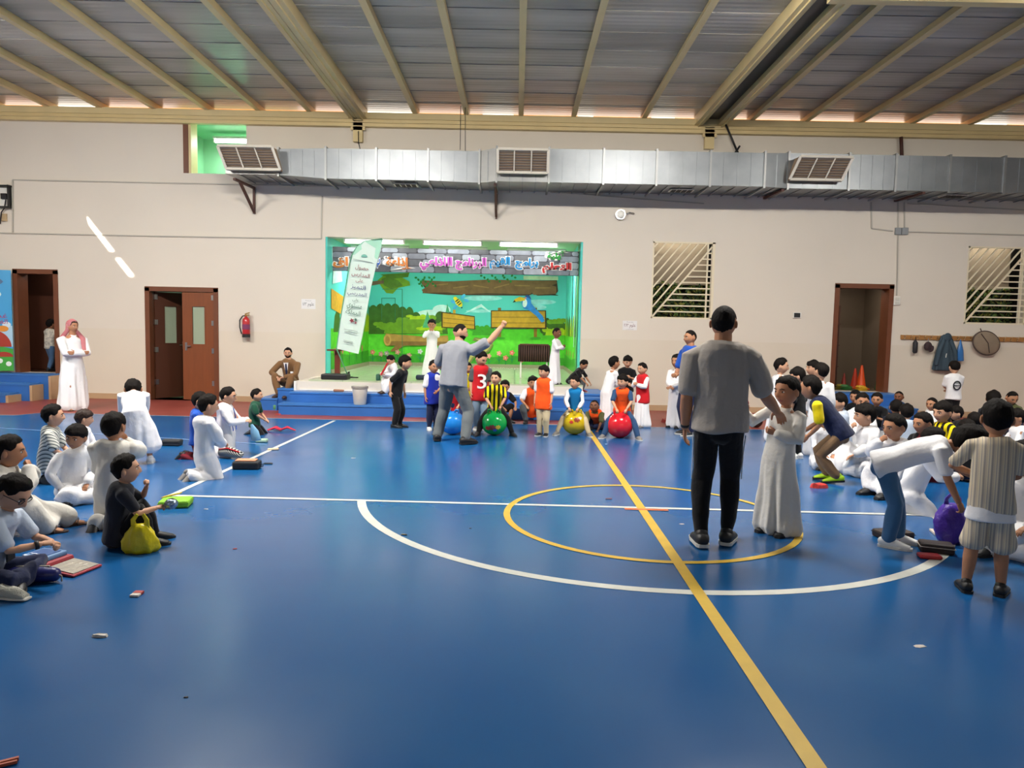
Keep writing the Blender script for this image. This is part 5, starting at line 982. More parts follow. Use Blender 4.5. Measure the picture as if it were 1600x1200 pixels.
M_strg = stripes('cloth_zebra', [(0, 'd6d5cc'), (.5, '4a5254'), (.78, 'b9bcb6')], 'D', 26)
M_stry = stripes('cloth_yellow_black', [(0, 'ecd214'), (.5, '141414')], 'X', 15.5)
M_strb = stripes('cloth_beige_stripe', [(0, 'cdbda4'), (.25, 'a89e94'), (.5, 'dccdb2'), (.72, 'b5aa9f'), (.86, 'e0d2b4')], 'X', 26)
M_flor = mat('cloth_floral', 'd8d2c4', .85, .1, var=.35, vscale=22)
# --- two men and the boy in front
I_coach = Pn('man in a grey t-shirt and black track trousers seen from behind, hand on a boy', 1113, 852, 478, 'stand', 182, hx=1132, tee=C['warmgrey'], pants=C['black'], adult=True, bulk=1.0, hair='buzz', skin=1, shoes=BW, slim=.009, hL=((.02, -.03, -.30), (.15, 1, 0), (-1, 0, 0), 'relax'), hR=((.12, -.15, -.225), (.1, .8, -1), (0, .3, -1), 'relax'), P=dict(an=((.055, .03, .04), (-.05, -.03, .04)), lean=3), head=(-10, 6, 0))
I_boyred = Pn('boy in an off-white thobe beside the man in grey, red ball in his raised hand', 1207, 832, 588, 'stand', -28, hx=1231, thobe=C['offwhite'], skin=1, shoes=BLK, hR=((.10, -.12, -.02), (1, .6, -1), (0, 1, 0), 'grip'), hL='chest', head=(-14, 2, 0), P=dict(side=6))
I_st = Pn('man in grey t-shirt and grey trousers near the stage with one arm raised', 711, 692, 506, 'wide', 150, hx=719, tee=C['grey'], pants=C['midgrey'], adult=True, bulk=1.1, hair='buzz', skin=0, shoes=BLK, hR=((.215, -.10, .20), (1, 0, -1), (0, 1, 0), 'fist'), hL=((.0, -.14, -.20), (.8, .4, -.3), (0, 1, 0), 'fist'), head=(-55, 8, 0), P=dict(an=((.155, -.02, .04), (-.135, .02, .04)), lean=10, side=-3))
# --- far left
I_gh = Pn('man in a white thobe and red checked headscarf with folded arms', 118, 641, 500, 'stand', 28, hx=113, thobe=C['white'], adult=True, bulk=1.05, hair='man', skin=1, shoes=(M_sbr, M_sbr), bare=True, hL='crossed', hR='crossed', head=(10, 0, 0))
Pn('boy in a speckled white shirt and jeans stepping through the far left doorway', 72, 583, 499, 'walk', 130, hx=79, z0=.49, Y=14.72, tee=M_flor, pants=C['denim'], skin=1, hL='front', hR=((.20, .02, -.10), (.5, 0, -1), (0, 0, -1), 'relax'))
Pn('boy in a white thobe bending over with his back to the camera', 208, 724, 605, 'bend', 181, hx=208, thobe=C['white'], shoes=SNK, skin=1, hL='down', hR='down', head=(0, 25, 0), P=dict(lean=64, an=((.05, 0, .035), (-.12, .02, .035))), H=1.22)
Pn('seated boy in a grey and white diagonally striped shirt', 66, 752, 633, 'kneel', 75, hx=82, tee=M_strg, pants=C['dkgrey'], hL='lap', hR='lap', head=(10, 0, 0))
Pn('brown-haired boy in white seated behind the smiling boy in a white thobe', 126, 736, 641, 'kneel', 85, hx=131, thobe=C['white'], hairc=M_hairb, hair='fringe', hL='lap', hR='lap', head=(10, 5, 0))
Pn('boy in a white thobe sitting cross-legged and facing the camera', 108, 782, 665, 'cross', 12, hx=118, thobe=C['white'], hair='fringe', skin=1, hL='lap', hR=((.04, -.10, -.24), (.8, .6, 0), (0, 0, -1), 'grip'), head=(-40, 6, 8))
Pn('tall boy in an off-white thobe seen from behind, hand at his cheek', 165, 815, 645, 'kneelup', 158, hx=177, thobe=C['offwhite'], skin=1, hR=((-.06, -.11, .05), (.8, -.2, -1), (0, 1, 0), 'fist'), hL='lap', head=(-10, 5, 0), P=dict(pel=(.03, .20)))
I_eat = Pn('boy in a charcoal t-shirt sitting in profile with a hand at his mouth', 205, 852, 711, 'kneesup', 88, hx=196, tee=C['charcoal'], pants=C['black'], shoes=BLK, hL=((-.02, -.14, .0), (.6, -.6, -1), (0, 1, 0), 'fist'), hR='hold', head=(0, -4, 0), P=dict(lean=8, an=((.07, -.17, .035), (-.07, -.14, .035))))
Pn('boy in a white thobe at the left edge with a fist at his lips', 14, 835, 681, 'kneesup', 80, hx=13, thobe=C['offwhite'], skin=1, shoes=(M_sbr, M_sbr), bare=True, hL='mouth', hR='mouth', head=(0, 4, 0), P=dict(an=((.07, -.34, .035), (-.07, -.24, .035)), lean=16))
I_gl = Pn('boy with glasses in a pale blue t-shirt looking down at the left edge', 6, 918, 741, 'cross', 62, hx=18, tee=C['ltblue'], pants=C['navy'], skin=0, shoes=BLK, hL=((-.05, -.20, -.14), (.8, .3, -1), (-.4, 0, -.8), 'grip'), hR='hold', head=(-8, 34, 0), P=dict(lean=22))
# --- kneeling group on the left of the court
Pn('kneeling boy in a blue top half hidden behind a white thobe', 312, 716, 613, 'kneelup', 70, hx=312, tee=C['blue'], pants=C['maroon'], shoes=(M_sb, M_sred), hL='front', hR='front', P=dict(pel=(.04, .20)), head=(10, 6, 0))
Pn('kneeling boy in a white thobe with his back half turned, nearest of the kneeling group', 332, 745, 617, 'kneelup', 112, hx=325, thobe=C['white'], shoes=(M_sgr, M_sgr), hL='front', hR='front', P=dict(pel=(.05, .20)), head=(-8, 6, 0))
I_bag = Pn('kneeling boy in a white thobe with a blue shoulder strap', 365, 711, 605, 'kneelup', 72, hx=356, thobe=C['white'], hL='hold', hR='hold', P=dict(pel=(.05, .20)), head=(5, 6, 0))
I_green = Pn('kneeling boy in a dark green sports jersey and black trousers', 408, 678, 608, 'kneel', 76, hx=401, tee=C['green'], pants=C['black'], hL='lap', hR='lap', skin=0)
I_suit = Pn('bearded man in a brown suit and blue tie seated on the blue blocks', 455, 622, 543, 'step', -28, hx=450, z0=.22, Y=13.22, tee=C['suit'], sleeve='long', pants=C['suit'], adult=True, hair='man', skin=0, shoes=(M_sbr, M_sbr), hL=((-.10, -.16, -.17), (1, .3, 0), (0, 0, -1), 'grip'), hR=((-.04, -.17, -.17), (1, .3, 0), (0, 0, -1), 'grip'), head=(20, 6, 0), P=dict(pel=(0, .165), lean=10, an=((.05, -.21, .035), (-.06, -.20, .035))))
# --- stage and steps
Pn('boy in white seated on the stage edge holding a red folder', 611, 612, 555, 'step', -58, hx=611, z0=.37, Y=12.78, thobe=C['white'], hL='hold', hR='hold', head=(10, 30, 0), P=dict(pel=(0, .20), lean=20, an=((.05, -.30, .035), (-.03, -.27, .035))), shoes=(M_sbr, M_sbr))
Pn('boy in black standing and leaning forward left of the blue vest', 630, 668, 556, 'stoop', 62, hx=633, tee=C['black'], pants=C['black'], hair='fringe', skin=0, shoes=BLK, hL=((.02, .03, -.28), (.5, 1, 0), (-1, 0, 0), 'relax'), hR='swing', P=dict(lean=20), head=(18, 0, 0))
Pn('boy in a white thobe standing on the stage with both hands at his mouth', 675, 592, 499, 'stand', -5, z0=ZS, Y=14.3, thobe=C['white'], hL='mouth', hR='mouth', skin=1, head=(0, 14, 0))
Pn('boy in a royal blue vest half hidden by the man with a raised arm', 676, 672, 563, 'stand', 22, hx=678, tee=C['white'], sleeve='short', pants=C['navy'], vest=C['royal'], shoes=SNK, skin=1, hL='front', hR='hang')
I_3 = Pn('boy in a red vest with a large white 3', 752, 672, 549, 'stand', 8, hx=752, tee=C['dkgrey'], pants=C['denimlt'], vest=C['red'], shoes=SNK, hair='short', skin=0, hL='hang', hR='hang', head=(35, 22, 0))
I_yb = Pn('boy in a yellow and black striped jersey sitting on the green ball', 773, 679, 581, 'ball', 3, hx=771, tee=M_stry, pants=C['black'], shoes=BLK, skin=0, hL='ball', hR='ball', head=(-22, -6, 0), footx=1)
Pn('boy in a yellow shirt partly hidden behind the red vest', 731, 655, 567, 'stand', 20, hx=731, Y=11.9, tee=C['yellow'], shorts=C['olive'], skin=1, hL='front', hR='hang')
Pn('boy in a teal vest hidden behind the man with a raised arm', 716, 655, 562, 'stand', 10, hx=717, Y=11.6, tee=C['teal'], pants=C['navy'], skin=1, hL='hang', hR='hang')
I_blueb = Pn('boy riding the blue ball behind the man with a raised arm', 708, 677, 584, 'ball', 0, hx=708, tee=C['red'], pants=C['navy'], hL='ball', hR='ball', footx=1)
Pn('crouching boy in a navy vest seated behind the green ball', 792, 660, 594, 'step', 30, hx=789, z0=0, Y=11.9, tee=C['black'], sleeve='short', vest=C['royal'], shorts=C['black'], shoes=BLK, skin=1, hL='knee', hR='knee', P=dict(pel=(0, .17), lean=30), head=(-30, 14, 0))
Pn('boy in an orange vest and beige trousers standing left of the yellow ball', 850, 681, 571, 'stand', -18, hx=850, tee=C['white'], pants=C['sand'], vest=C['orange'], shoes=BW, hair='fringe', skin=0, hL='hang', hR='hang', head=(-25, 0, 0))
Pn('boy in an orange vest seated on the step behind the standing orange vest', 832, 662, 588, 'step', 5, hx=833, z0=0, Y=11.95, tee=C['white'], pants=C['dkgrey'], vest=C['orange'], skin=1, hL='knee', hR='knee', P=dict(pel=(0, .18)), hair='fringe')
Pn('boy in a white thobe standing sideways on the stage edge', 870, 606, 512, 'stand', 70, z0=ZS, Y=12.95, thobe=C['white'], skin=2, hair='buzz', hL='chest', hR='chest', head=(0, 6, 0))
I_tv = Pn('boy in a blue vest over white sitting on the yellow ball', 896, 679, 588, 'ball', -4, hx=896, tee=C['white'], sleeve='long', pants=C['sand'], vest=C['teal'], shoes=(M_sgr, M_sol), skin=0, hL='ball', hR='ball', head=(-32, 0, 0), footx=1)
Pn('boy in a black shirt hunched over on the stage edge with red shoes', 912, 615, 562, 'step', 62, hx=912, z0=.42, Y=13.15, tee=C['black'], pants=C['dkgrey'], shoes=(M_sred, M_sol), skin=1, hL='down', hR='down', P=dict(pel=(.0, .20), lean=42), head=(0, 35, 0))
Pn('boy in a pale thobe seen from behind near the orange vests', 955, 652, 557, 'stoop', 120, hx=960, Y=11.75, thobe=C['white'], skin=1, hair='short', hL='front', hR='front', P=dict(lean=14))
Pn('curly-haired boy in a black t-shirt holding an orange vest', 983, 655, 556, 'stand', 12, hx=981, Y=12.6, tee=C['black'], pants=C['navy'], hair='fringe', skin=0, hL='chest', hR='front', head=(0, 16, 0))
Pn('boy in a red vest over a white thobe standing by the wall', 1007, 667, 567, 'stand', -42, hx=1004, thobe=C['white'], vest=C['red'], skin=0, hair='short', hL='chest', hR='chest', shoes=(M_sgr, M_sgr), head=(0, 4, 0))
I_or = Pn('boy in an orange vest and jeans sitting on the red ball', 970, 684, 586, 'ball', -2, hx=971, tee=C['denimdk'], pants=C['denimdk'], vest=C['orange'], shoes=(M_sgr, M_sol), hair='fringe', skin=0, hL='ball', hR='ball', head=(-30, 0, 0), footx=1)
Pn('boy with an orange vest crouching low between the yellow and red balls', 930, 668, 625, 'oneknee', -10, hx=929, Y=11.3, tee=C['olive'], pants=C['navy'], vest=C['orange'], skin=2, hair='buzz', hL='down', hR='down', P=dict(lean=55), head=(0, -10, 0))
# --- behind the man in grey
Pn('bearded man in blue partly hidden behind the man in the grey t-shirt', 1072, 680, 516, 'stand', -60, hx=1079, tee=C['blue'], pants=C['navy'], adult=True, hair='buzz', skin=1, shoes=BW, hL='front', hR='front')
Pn('boy in a white thobe standing by the wall behind the bearded man', 1060, 655, 554, 'stand', -30, hx=1058, Y=11.6, thobe=C['white'], skin=1, hL='front', hR='front')
# --- right crowd, standing
Pn('boy in a white thobe looking sideways behind the boy in the off-white thobe', 1217, 690, 560, 'stand', 120, hx=1221, thobe=C['white'], skin=0, hL='front', hR='hang', head=(-30, 4, 0))
Pn('boy in a black t-shirt and black trousers standing left of the crouching runner', 1247, 716, 575, 'stand', -120, hx=1247, tee=C['black'], pants=C['black'], hair='fringe', skin=0, shoes=SNK, hL='hang', hR='hang', head=(30, 8, 0))
Pn('boy in white with his face turned left in the standing pair', 1271, 688, 564, 'stand', -60, hx=1271, thobe=C['white'], skin=0, hL='front', hR='front', hair='fringe')
Pn('boy in white with his back turned in the standing pair', 1287, 700, 567, 'stand', 190, hx=1284, Y=9.2, thobe=C['white'], skin=0, hL='hang', hR='hang', head=(30, 0, 0))
I_hop = Pn('boy in a navy shirt with yellow sleeves and neon shoes landing a jump', 1295, 752, 588, 'hop', -92, hx=1268, tee=C['navy'], sleevec=C['yellow'], pants=C['brown'], shoes=(M_neon, M_solk), skin=1, hair='short', hL=((-.02, -.06, -.26), (.3, 1, 0), (-1, 0, 0), 'relax'), hR=((-.04, -.10, -.24), (.3, 1, 0), (-1, 0, 0), 'relax'), head=(-12, 4, 0))
Pn('boy in a white t-shirt with a dark print seen from behind by the wall', 1495, 660, 564, 'stand', 205, hx=1492, Y=12.2, tee=C['white'], pants=C['black'], skin=0, hL='front', hR='front', head=(0, 18, 0))
# --- right crowd, seated (nearest last)
def seat(label, hx, ty, by, dir, col, thobe=True, skin=0, hair='short', pose='cross', hands=('lap', 'lap'), head=(0, 5, 0), pants='navy', **k):
    kw = dict(thobe=C[col]) if thobe else dict(tee=C[col] if isinstance(col, str) else col, pants=C[pants])
    return Pn(label, hx, by, ty, pose, dir, hx=hx, skin=skin, hair=hair, hL=hands[0], hR=hands[1], head=head, **kw, **k)
seat('boy in a grey t-shirt with a small print seated beside the jumper', 1312, 615, 704, -60, 'ltblue', False, hair='fringe')
seat('dark-haired boy in black seated in front of the store steps', 1337, 610, 674, -20, 'black', False, 1, 'short', 'kneesup')
seat('boy in a white shirt with glasses seated before the blue steps', 1348, 614, 696, 10, 'white', True, 1, 'short', 'kneesup')
seat('boy in a black top with clasped hands seated against the blue steps', 1371, 614, 682, -10, 'black', False, 1, hands=('chest', 'chest'))
seat('boy in slate blue seated farthest back by the wall', 1405, 611, 668, -15, 'denimdk', False, 2, 'buzz')
seat('dark head of a boy in navy seated behind the smiling boy', 1401, 625, 700, 175, 'navy', False, 1)
seat('boy in pale white with his back turned behind the smiling boy', 1417, 632, 714, 200, 'ltblue', True, 0, 'fringe')
I_bal = seat('boy in a white thobe holding a black balloon', 1353, 632, 742, -48, 'white', True, 0, 'fringe', 'oneknee', ('knee', 'mouth'), (-25, 4, 0), shoes=(M_sgr, M_sgr))
seat('smiling boy in a white thobe with a hand at his mouth', 1399, 647, 772, -35, 'white', True, 1, 'short', 'kneesup', ('lap', 'mouth'), (-10, 8, 0))
seat('boy in a red and black shirt seated in the crowd', 1443, 645, 750, -45, 'black', False, 1, 'short', 'kneesup', vest=C['maroon'])
seat('short-haired boy seated left of the boy by the wall', 1457, 621, 690, -30, 'white', True, 1, 'buzz')
seat('boy in a yellow and black shirt seated in the crowd', 1474, 628, 730, -40, M_stry, False, 0, 'fringe', 'kneesup')
seat('boy looking left below the boy with the printed back', 1495, 635, 704, -70, 'black', False, 0, 'fringe', 'kneesup')
seat('dark-haired boy in black seated behind the striped shirt', 1524, 645, 730, 180, 'black', False, 1, 'short', 'kneesup')
seat('boy with thick dark hair at the back right of the crowd', 1553, 611, 690, 175, 'charcoal', False, 1, 'fringe', 'kneesup')
seat('boy in grey with bent head at the right edge of the crowd', 1582, 611, 678, 20, 'olive', False, 1, 'buzz', 'kneesup', head=(10, 25, 0))
seat('boy in black turned sideways behind the striped boy', 1590, 640, 725, -70, 'white', True, 1, 'fringe')
seat('boy in a dark top just left of the striped boy', 1512, 655, 750, -150, 'black', False, 1, 'short')
seat('white-robed boy sitting at the far right edge behind the striped boy', 1602, 690, 865, -20, 'white', True, 1, 'short', 'oneknee', ('knee', 'knee'))
seat('boy in a white thobe crouching behind the blue trousers with a purple bag', 1458, 668, 800, 100, 'white', True, 1, 'short', 'kneel', ('hold', 'hold'), (0, 20, 0), P=dict(lean=18), shoes=(M_sbr, M_sbr), bare=True)
seat('boy in white partly hidden behind the legs of the jumper', 1290, 642, 730, 30, 'white', True, 1, 'short', 'cross')
# --- near right: bending boy and striped boy
I_bend = Pn('boy in a white t-shirt and blue trousers bending over a bag', 1396, 852, 652, 'bend', 92, hx=1488, tee=C['white'], pants=C['stblue'], shoes=SNK, skin=1, hL=((.0, -.22, -.18), (.4, .6, -.5), (-.4, 0, -.8), 'grip'), hR=((.02, -.10, -.28), (.4, .6, -.5), (-.4, 0, -.8), 'grip'), H=1.3, footx=1, head=(0, 28, 0), P=dict(an=((.06, -.02, .035), (-.06, .03, .035)), lean=66))
I_str = Pn('boy in a beige striped shirt and shorts with his back to the camera', 1535, 928, 626, 'stand', 184, hx=1560, tee=M_strb, shorts=M_strb, under=C['white'], shoes=BLK, skin=1, hair='short', hL=((-.02, -.13, -.17), (1, .5, 0), (0, 1, 0), 'relax'), hR='front', P=dict(an=((.085, 0, .035), (-.07, -.03, .035))), head=(5, 10, 0))
# ------------------------------------------------------------------ things worn or printed
def lathe_c(c, prof, n=20): q = MB(); q.lathe(prof, c, n); return q
def facem(info, p): return V(info['hc'])+info['hR'] @ (V(p)*info['hh'])
# glasses
def glasses(info):
    q = MB()
    for s in (-1, 1):
        q.tube([facem(info, (s*.16+.11*math.cos(a), -.43, .02+.075*math.sin(a))) for a in np.linspace(0, 2*math.pi, 15)], .0022, 6, False); q.tube([facem(info, (s*.27, -.42, .04)), facem(info, (s*.38, -.1, .05)), facem(info, (s*.37, .06, .02))], .0022, 6)
    q.tube([facem(info, (-.05, -.44, .03)), facem(info, (.05, -.44, .03))], .0022, 6); put(info, q, 'glasses', M_black)
glasses(I_gl)
# checked headscarf
def checker():
    m = stripes('scarf_red_check', [(0, 'b3283a'), (.5, 'd8b8b8')], 'X', 60, .9); return m
M_scarf = stripes('scarf_red_check', [(0, 'a8283a'), (.6, 'd8b0b0')], 'D', 45, .9)
hv, hf2 = HAIRS[('man', 3)]; q = MB(); sc = hv*1.07; sc[:, 1] += .035; sc[:, 2] += .03
keep = sc; q.add([tuple(facem(I_gh, p)) for p in keep], hf2); put(I_gh, q, 'headscarf', M_scarf)
for s, fwd in ((1, -.10), (-1, .06)):
    q = MB(); q.tube([facem(I_gh, (s*.34, .12, .15)), facem(I_gh, (s*.36, .12, -.3)), V((s*.15, fwd*.6, I_gh['nb'].z-.03)), V((s*.13, fwd*1.7, I_gh['nb'].z-.28 if s > 0 else I_gh['nb'].z-.16))], [(.028, .02), (.034, .024), (.045, .028), (.04, .015)], 12, True, (0, 1, 0)); put(I_gh, q, 'scarf_tail', M_scarf)
# trouser side stripes and watch of the man in grey
for i, s in enumerate((1, -1)):
    Hh, K, A2 = I_coach['legs'][i]; h = I_coach['h']
    for k, off in enumerate((-.012, 0, .012)):
        q = MB(); q.tube([Hh+V((s*.055*h, off*1.6, -.04*h)), Hh.lerp(K, .5)+V((s*.048*h, off*1.3, 0)), K+V((s*.044*h, off, 0))], (.0035, .0035), 6); put(I_coach, q, 'side_stripe', C['white'])
S_, E_, W_ = I_coach['arms'][0]; d = (W_-E_).normalized(); q = MB(); q.tube([W_-d*.035, W_-d*.012], [.034, .034], 14, True, None, False); put(I_coach, q, 'watch', M_black)
S_, E_, W_ = I_gl['arms'][1]; d = (W_-E_).normalized(); q = MB(); q.tube([W_-d*.03, W_-d*.01], [.026, .026], 12, True, None, False); put(I_gl, q, 'watch', M_black)
# prints
def chest_pt(info, t, x, d=.085, back=False): h = info['h']; n_ = info['u'].cross(info['sx']); n_ = n_ if n_.y < 0 else -n_; n_ = -n_ if back else n_; return info['pel'].lerp(info['nb'], t)+info['sx']*x*h+n_*d*h, n_
def tprint(info, txt, t, x, w, hh, m, d=.085, back=False, arabic=False, name='print', outline=None):
    p, n_ = chest_pt(info, t, x, d, back); xd = info['sx'] if not back else -info['sx']; yd = info['u']
    nn_ = V(xd).cross(V(yd)); xd = xd if nn_.dot(n_) > 0 else -xd
    text_on(txt, p, w, hh, xd, yd, m, info['root'], .004, name, None, arabic, world=False)
tprint(I_3, '3', .50, 0, .13, .22, C['white'], .092, name='number'); tprint(I_3, '3', .505, .004, .135, .22, C['white'], .0925, name='number')
for z_, m_ in ((.62, C['white']), (.32, C['white'])): pass
q = MB(); p, n_ = chest_pt(I_gl, .45, -.0, .088); q.box(p, (.075, .012, .09)); put(I_gl, q, 'print', M_black, False)
I_wb = None
for r_ in PEOPLE:
    if 'dark print seen from behind' in r_['label']: I_wb = r_
hwb = 1.2; q = MB(); 
# suit details
p, n_ = chest_pt(I_suit, .62, 0, .078); q = MB(); u_ = I_suit['u']; sx_ = I_suit['sx']; q.add([p+sx_*.06+u_*.16, p-sx_*.06+u_*.16, p-u_*.14+n_*.006], [(0, 1, 2)]); q.add([p+sx_*.06+u_*.16-n_*.01, p-sx_*.06+u_*.16-n_*.01, p-u_*.14-n_*.01], [(2, 1, 0)]); put(I_suit, q, 'shirt_front', C['white'], False)
q = MB(); q.tube([p+u_*.14+n_*.004, p+u_*.1+n_*.010, p-u_*.10+n_*.012], [(.014, .006), (.018, .007), (.026, .006)], 8, True, n_); put(I_suit, q, 'tie', C['navy'])
q = MB(); q.box(p+sx_*.10-u_*.02, (.05, .012, .035)); put(I_suit, q, 'pocket_badge', C['white'], False)
for s in (-1, 1): q = MB(); q.tube([p+u_*.17+sx_*s*.065, p+u_*.02+sx_*s*.045+n_*.01, p-u_*.14+n_*.014], [(.014, .008), (.022, .008), (.008, .006)], 8, True, n_); put(I_suit, q, 'lapel', mat('cloth_lapel', '6a4c32', .85))
# beards
def beard(info, m=M_hair):
    u_, f_ = ico(3); p = skull(u_); k = sm(-.06, -.2, p[:, 2])*sm(.10, -.05, p[:, 1]); mouth = np.exp(-(p[:, 0]/.10)**2-((p[:, 2]+.25)/.05)**2)*(p[:, 1] < 0); k = k*(1-.9*mouth); s_ = 1+.10*k-.12*(1-k); s2 = p*s_[:, None]
    q = MB(); q.add([tuple(facem(info, a)) for a in s2], f_); put(info, q, 'beard', m)
beard(I_suit, M_hairb); beard(I_st)
# ------------------------------------------------------------------ hopper balls
def hball(label, px, py, rpx, col, pr=None):
    g = gp(px, py); Yc = g.y+.02; r_ = rpx*1.06*g.y/FPX; c = V((atY(px, py-rpx, Yc).x, Yc, r_*.95)); t = thing('hopper_ball', label, 'ball', (c.x, c.y, 0), 0, 'bouncing hopper balls')
    q = MB(); q.ball(c, (r_*1.02, r_*1.02, r_*.95), 32, 22); m = mat('rubber_'+col, col, .12, .6); q.build('ball_body', m, t, True)
    for s in (-1, 1): q = MB(); q.tube([c+V((s*.03, -.05, r_*.88)), c+V((s*.05, -.06, r_*1.08)), c+V((s*.085, -.05, r_*1.06)), c+V((s*.09, -.05, r_*.85))], .014, 8); q.build('handle', m, t, True)
    if pr:
        for k, (a, e, rr, cc) in enumerate(pr):
            d = V((math.sin(a)*math.cos(e), -math.cos(a)*math.cos(e), math.sin(e))); tx = V((math.cos(a), math.sin(a), 0)); ty_ = d.cross(tx)
            q = MB(); pts = [c+(d*r_*1.022+(tx*math.cos(b)*rr*1.3-ty_*math.sin(b)*rr)*r_*(1 if i % 2 else .65)).normalized()*(r_*1.03) for i, b in enumerate(np.linspace(0, 2*math.pi, 15)[:-1])]; q.add(pts+[c+d*r_*1.032], [(i, (i+1) % 14, 14) for i in range(14)]); q.build('ball_print', mat('print_'+cc, cc, .3), t)
    return t
hball('blue hopper ball between the legs of the man with a raised arm', 707, 679, 18.5, '1f7fd6')
hball('green hopper ball with a colourful print under the striped boy', 772, 680, 19, '12a84e', [(-.1, -.25, .28, '7a3a3a'), (.35, -.2, .2, 'c8c040'), (-.5, -.3, .2, 'b02a2a'), (.1, -.45, .15, '2a6ad0')])
hball('yellow hopper ball with a red print under the blue-vested boy', 898, 679, 18.5, 'c9ae1c', [(.1, .35, .25, '8a3a22'), (-.35, .15, .16, 'c0392b'), (.4, .5, .14, 'e8d8b0')])
hball('red hopper ball under the boy in an orange vest and jeans', 968, 684, 20, 'd0202e')
# ------------------------------------------------------------------ bags, boxes, litter
def rbox(name, label, cat, px, py, dims, m, rot=0, z=0, trim=None, bev=.015, extra=None):
    c = gp(px, py, z); t = thing(name, label, cat, (c.x, c.y, z), R_(rot)); q = MB(); q.bx(-dims[0]/2, dims[0]/2, -dims[1]/2, dims[1]/2, 0.001, dims[2]); q.build('case_body', m, t, bevel=bev, world=False)
    if trim: q = MB(); q.bx(-dims[0]/2-.004, dims[0]/2+.004, -dims[1]/2-.004, dims[1]/2+.004, dims[2]*.62, dims[2]*.68); q.build('zip', trim, t, world=False)
    return t
rbox('lunch_box', 'dark zipped lunch box lying alone behind the bending boy', 'lunch box', 268, 696, (.24, .14, .075), mat('box_dark', '26282c', .7), 4, trim=M_black)
t = rbox('lunch_box', 'lime green soft lunch box on the white court corner', 'lunch box', 275, 790, (.24, .20, .06), mat('lime_green', '7fb82a', .7, var=.1, vscale=12), 12, trim=mat('lime_dark', '5a8a1c', .7))
t = rbox('lunch_box', 'black lunch box with an orange lid beside the kneeling boy', 'lunch box', 386, 732, (.27, .16, .085), mat('box_dark', '26282c', .7), 4, trim=M_black); q = MB(); q.bx(-.11, .10, -.06, .06, .085, .10); q.build('lid', mat('salmon_lid', 'c88a68', .6), t, bevel=.006, world=False); q = MB(); q.tube([(.13, 0, .04), (.17, 0, .05), (.17, 0, .03), (.13, 0, .02)], .006, 6); q.build('handle', M_black, t, True, world=False)
t = rbox('lunch_box', 'pale green snack box by the boy with the shoulder strap', 'lunch box', 409, 691, (.15, .10, .045), mat('pale_green', '9ab8a0', .5), 5)
rbox('sandwich', 'pale sandwich wrapper on the floor next to the white line', 'sandwich', 427, 703, (.13, .07, .02), mat('sandwich_tan', 'cdb594', .8), 10, bev=.006)
rbox('flat_pouch', 'small dark flat pouch on the floor right of the black lunch box', 'pouch', 419, 725, (.09, .05, .012), mat('box_dark', '26282c', .7), 0, bev=.004)
# open red lunch box
c = gp(75, 884); t = thing('open_lunch_box', 'open red lunch box with silver lining and a blue tub', 'lunch box', (c.x, c.y, 0), R_(-14)); M_rt = mat('lunch_red', '9c2434', .6); M_si = mat('silver_lining', 'b5b0a4', .35, metal=.6, bump=.8, bscale=30)
q = MB(); q.bx(-.16, .10, -.11, .11, .001, .055); q.build('tray', M_rt, t, bevel=.02, world=False); q = MB(); q.bx(-.12, .07, -.08, .085, .05, .085); q.build('blue_tub', mat('tub_blue', '5f86b4', .35), t, bevel=.012, world=False); q = MB(); q.bx(-.09, .05, -.05, .055, .08, .09); q.build('tub_lid', mat('tub_lid_blue', '2f5590', .3), t, bevel=.006, world=False)
q = MB(); q.hexa([V(p) for p in ((.10, -.12, .002), (.33, -.13, .002), (.33, .09, .002), (.10, .10, .002), (.10, -.12, .03), (.33, -.13, .016), (.33, .09, .016), (.10, .10, .03))]); o = q.build('lid', M_rt, t, bevel=.01, world=False); q = MB(); q.hexa([V(p) for p in ((.115, -.105, .02), (.315, -.115, .012), (.315, .075, .012), (.115, .085, .02), (.115, -.105, .036), (.315, -.115, .022), (.315, .075, .022), (.115, .085, .036))]); q.build('silver_lining', M_si, o, world=False)
c = gp(42, 910); t = thing('pencil_bag', 'dark blue zipped pencil bag on the floor at the left edge', 'bag', (c.x, c.y, 0), R_(6)); q = MB(); q.tube([(-.17, 0, .045), (-.1, 0, .05), (.1, 0, .05), (.16, 0, .045)], [(.04, .04), (.055, .048), (.055, .048), (.04, .04)], 14, True, (0, 0, 1)); q.build('bag_body', mat('navy_nylon', '151a5c', .35, bump=.5, bscale=20), t, True, world=False); q = MB(); q.bx(-.13, .13, -.006, .006, .092, .101); q.build('zip', M_si, t, world=False); q = MB(); q.tube([(.16, 0, .05), (.2, -.01, .04), (.2, -.01, .01)], .005, 6); q.build('loop', M_sgr, t, True, world=False)
c = gp(14, 936); t = thing('shoe', 'pale knitted shoe sole up front at the left edge', 'shoe', (c.x, c.y, 0), R_(-8)); t['label'] = 'pale knitted shoe on the floor at the left edge'; q = MB(); q.tube([(-.1, 0, .035), (-.04, 0, .045), (.04, 0, .035), (.10, 0, .022)], [(.032, .03), (.038, .042), (.04, .032), (.03, .016)], 14, True, (0, 0, 1)); q.build('upper', mat('knit_white', 'b9b8ac', .9, bump=.8, bscale=120), t, True, world=False); q = MB(); q.tube([(-.115, 0, .011), (-.04, 0, .011), (.04, 0, .011), (.115, 0, .011)], [(.03, .01), (.036, .01), (.042, .01), (.03, .01)], 14, True, (0, 0, 1)); q.build('sole', M_sol, t, True, world=False)
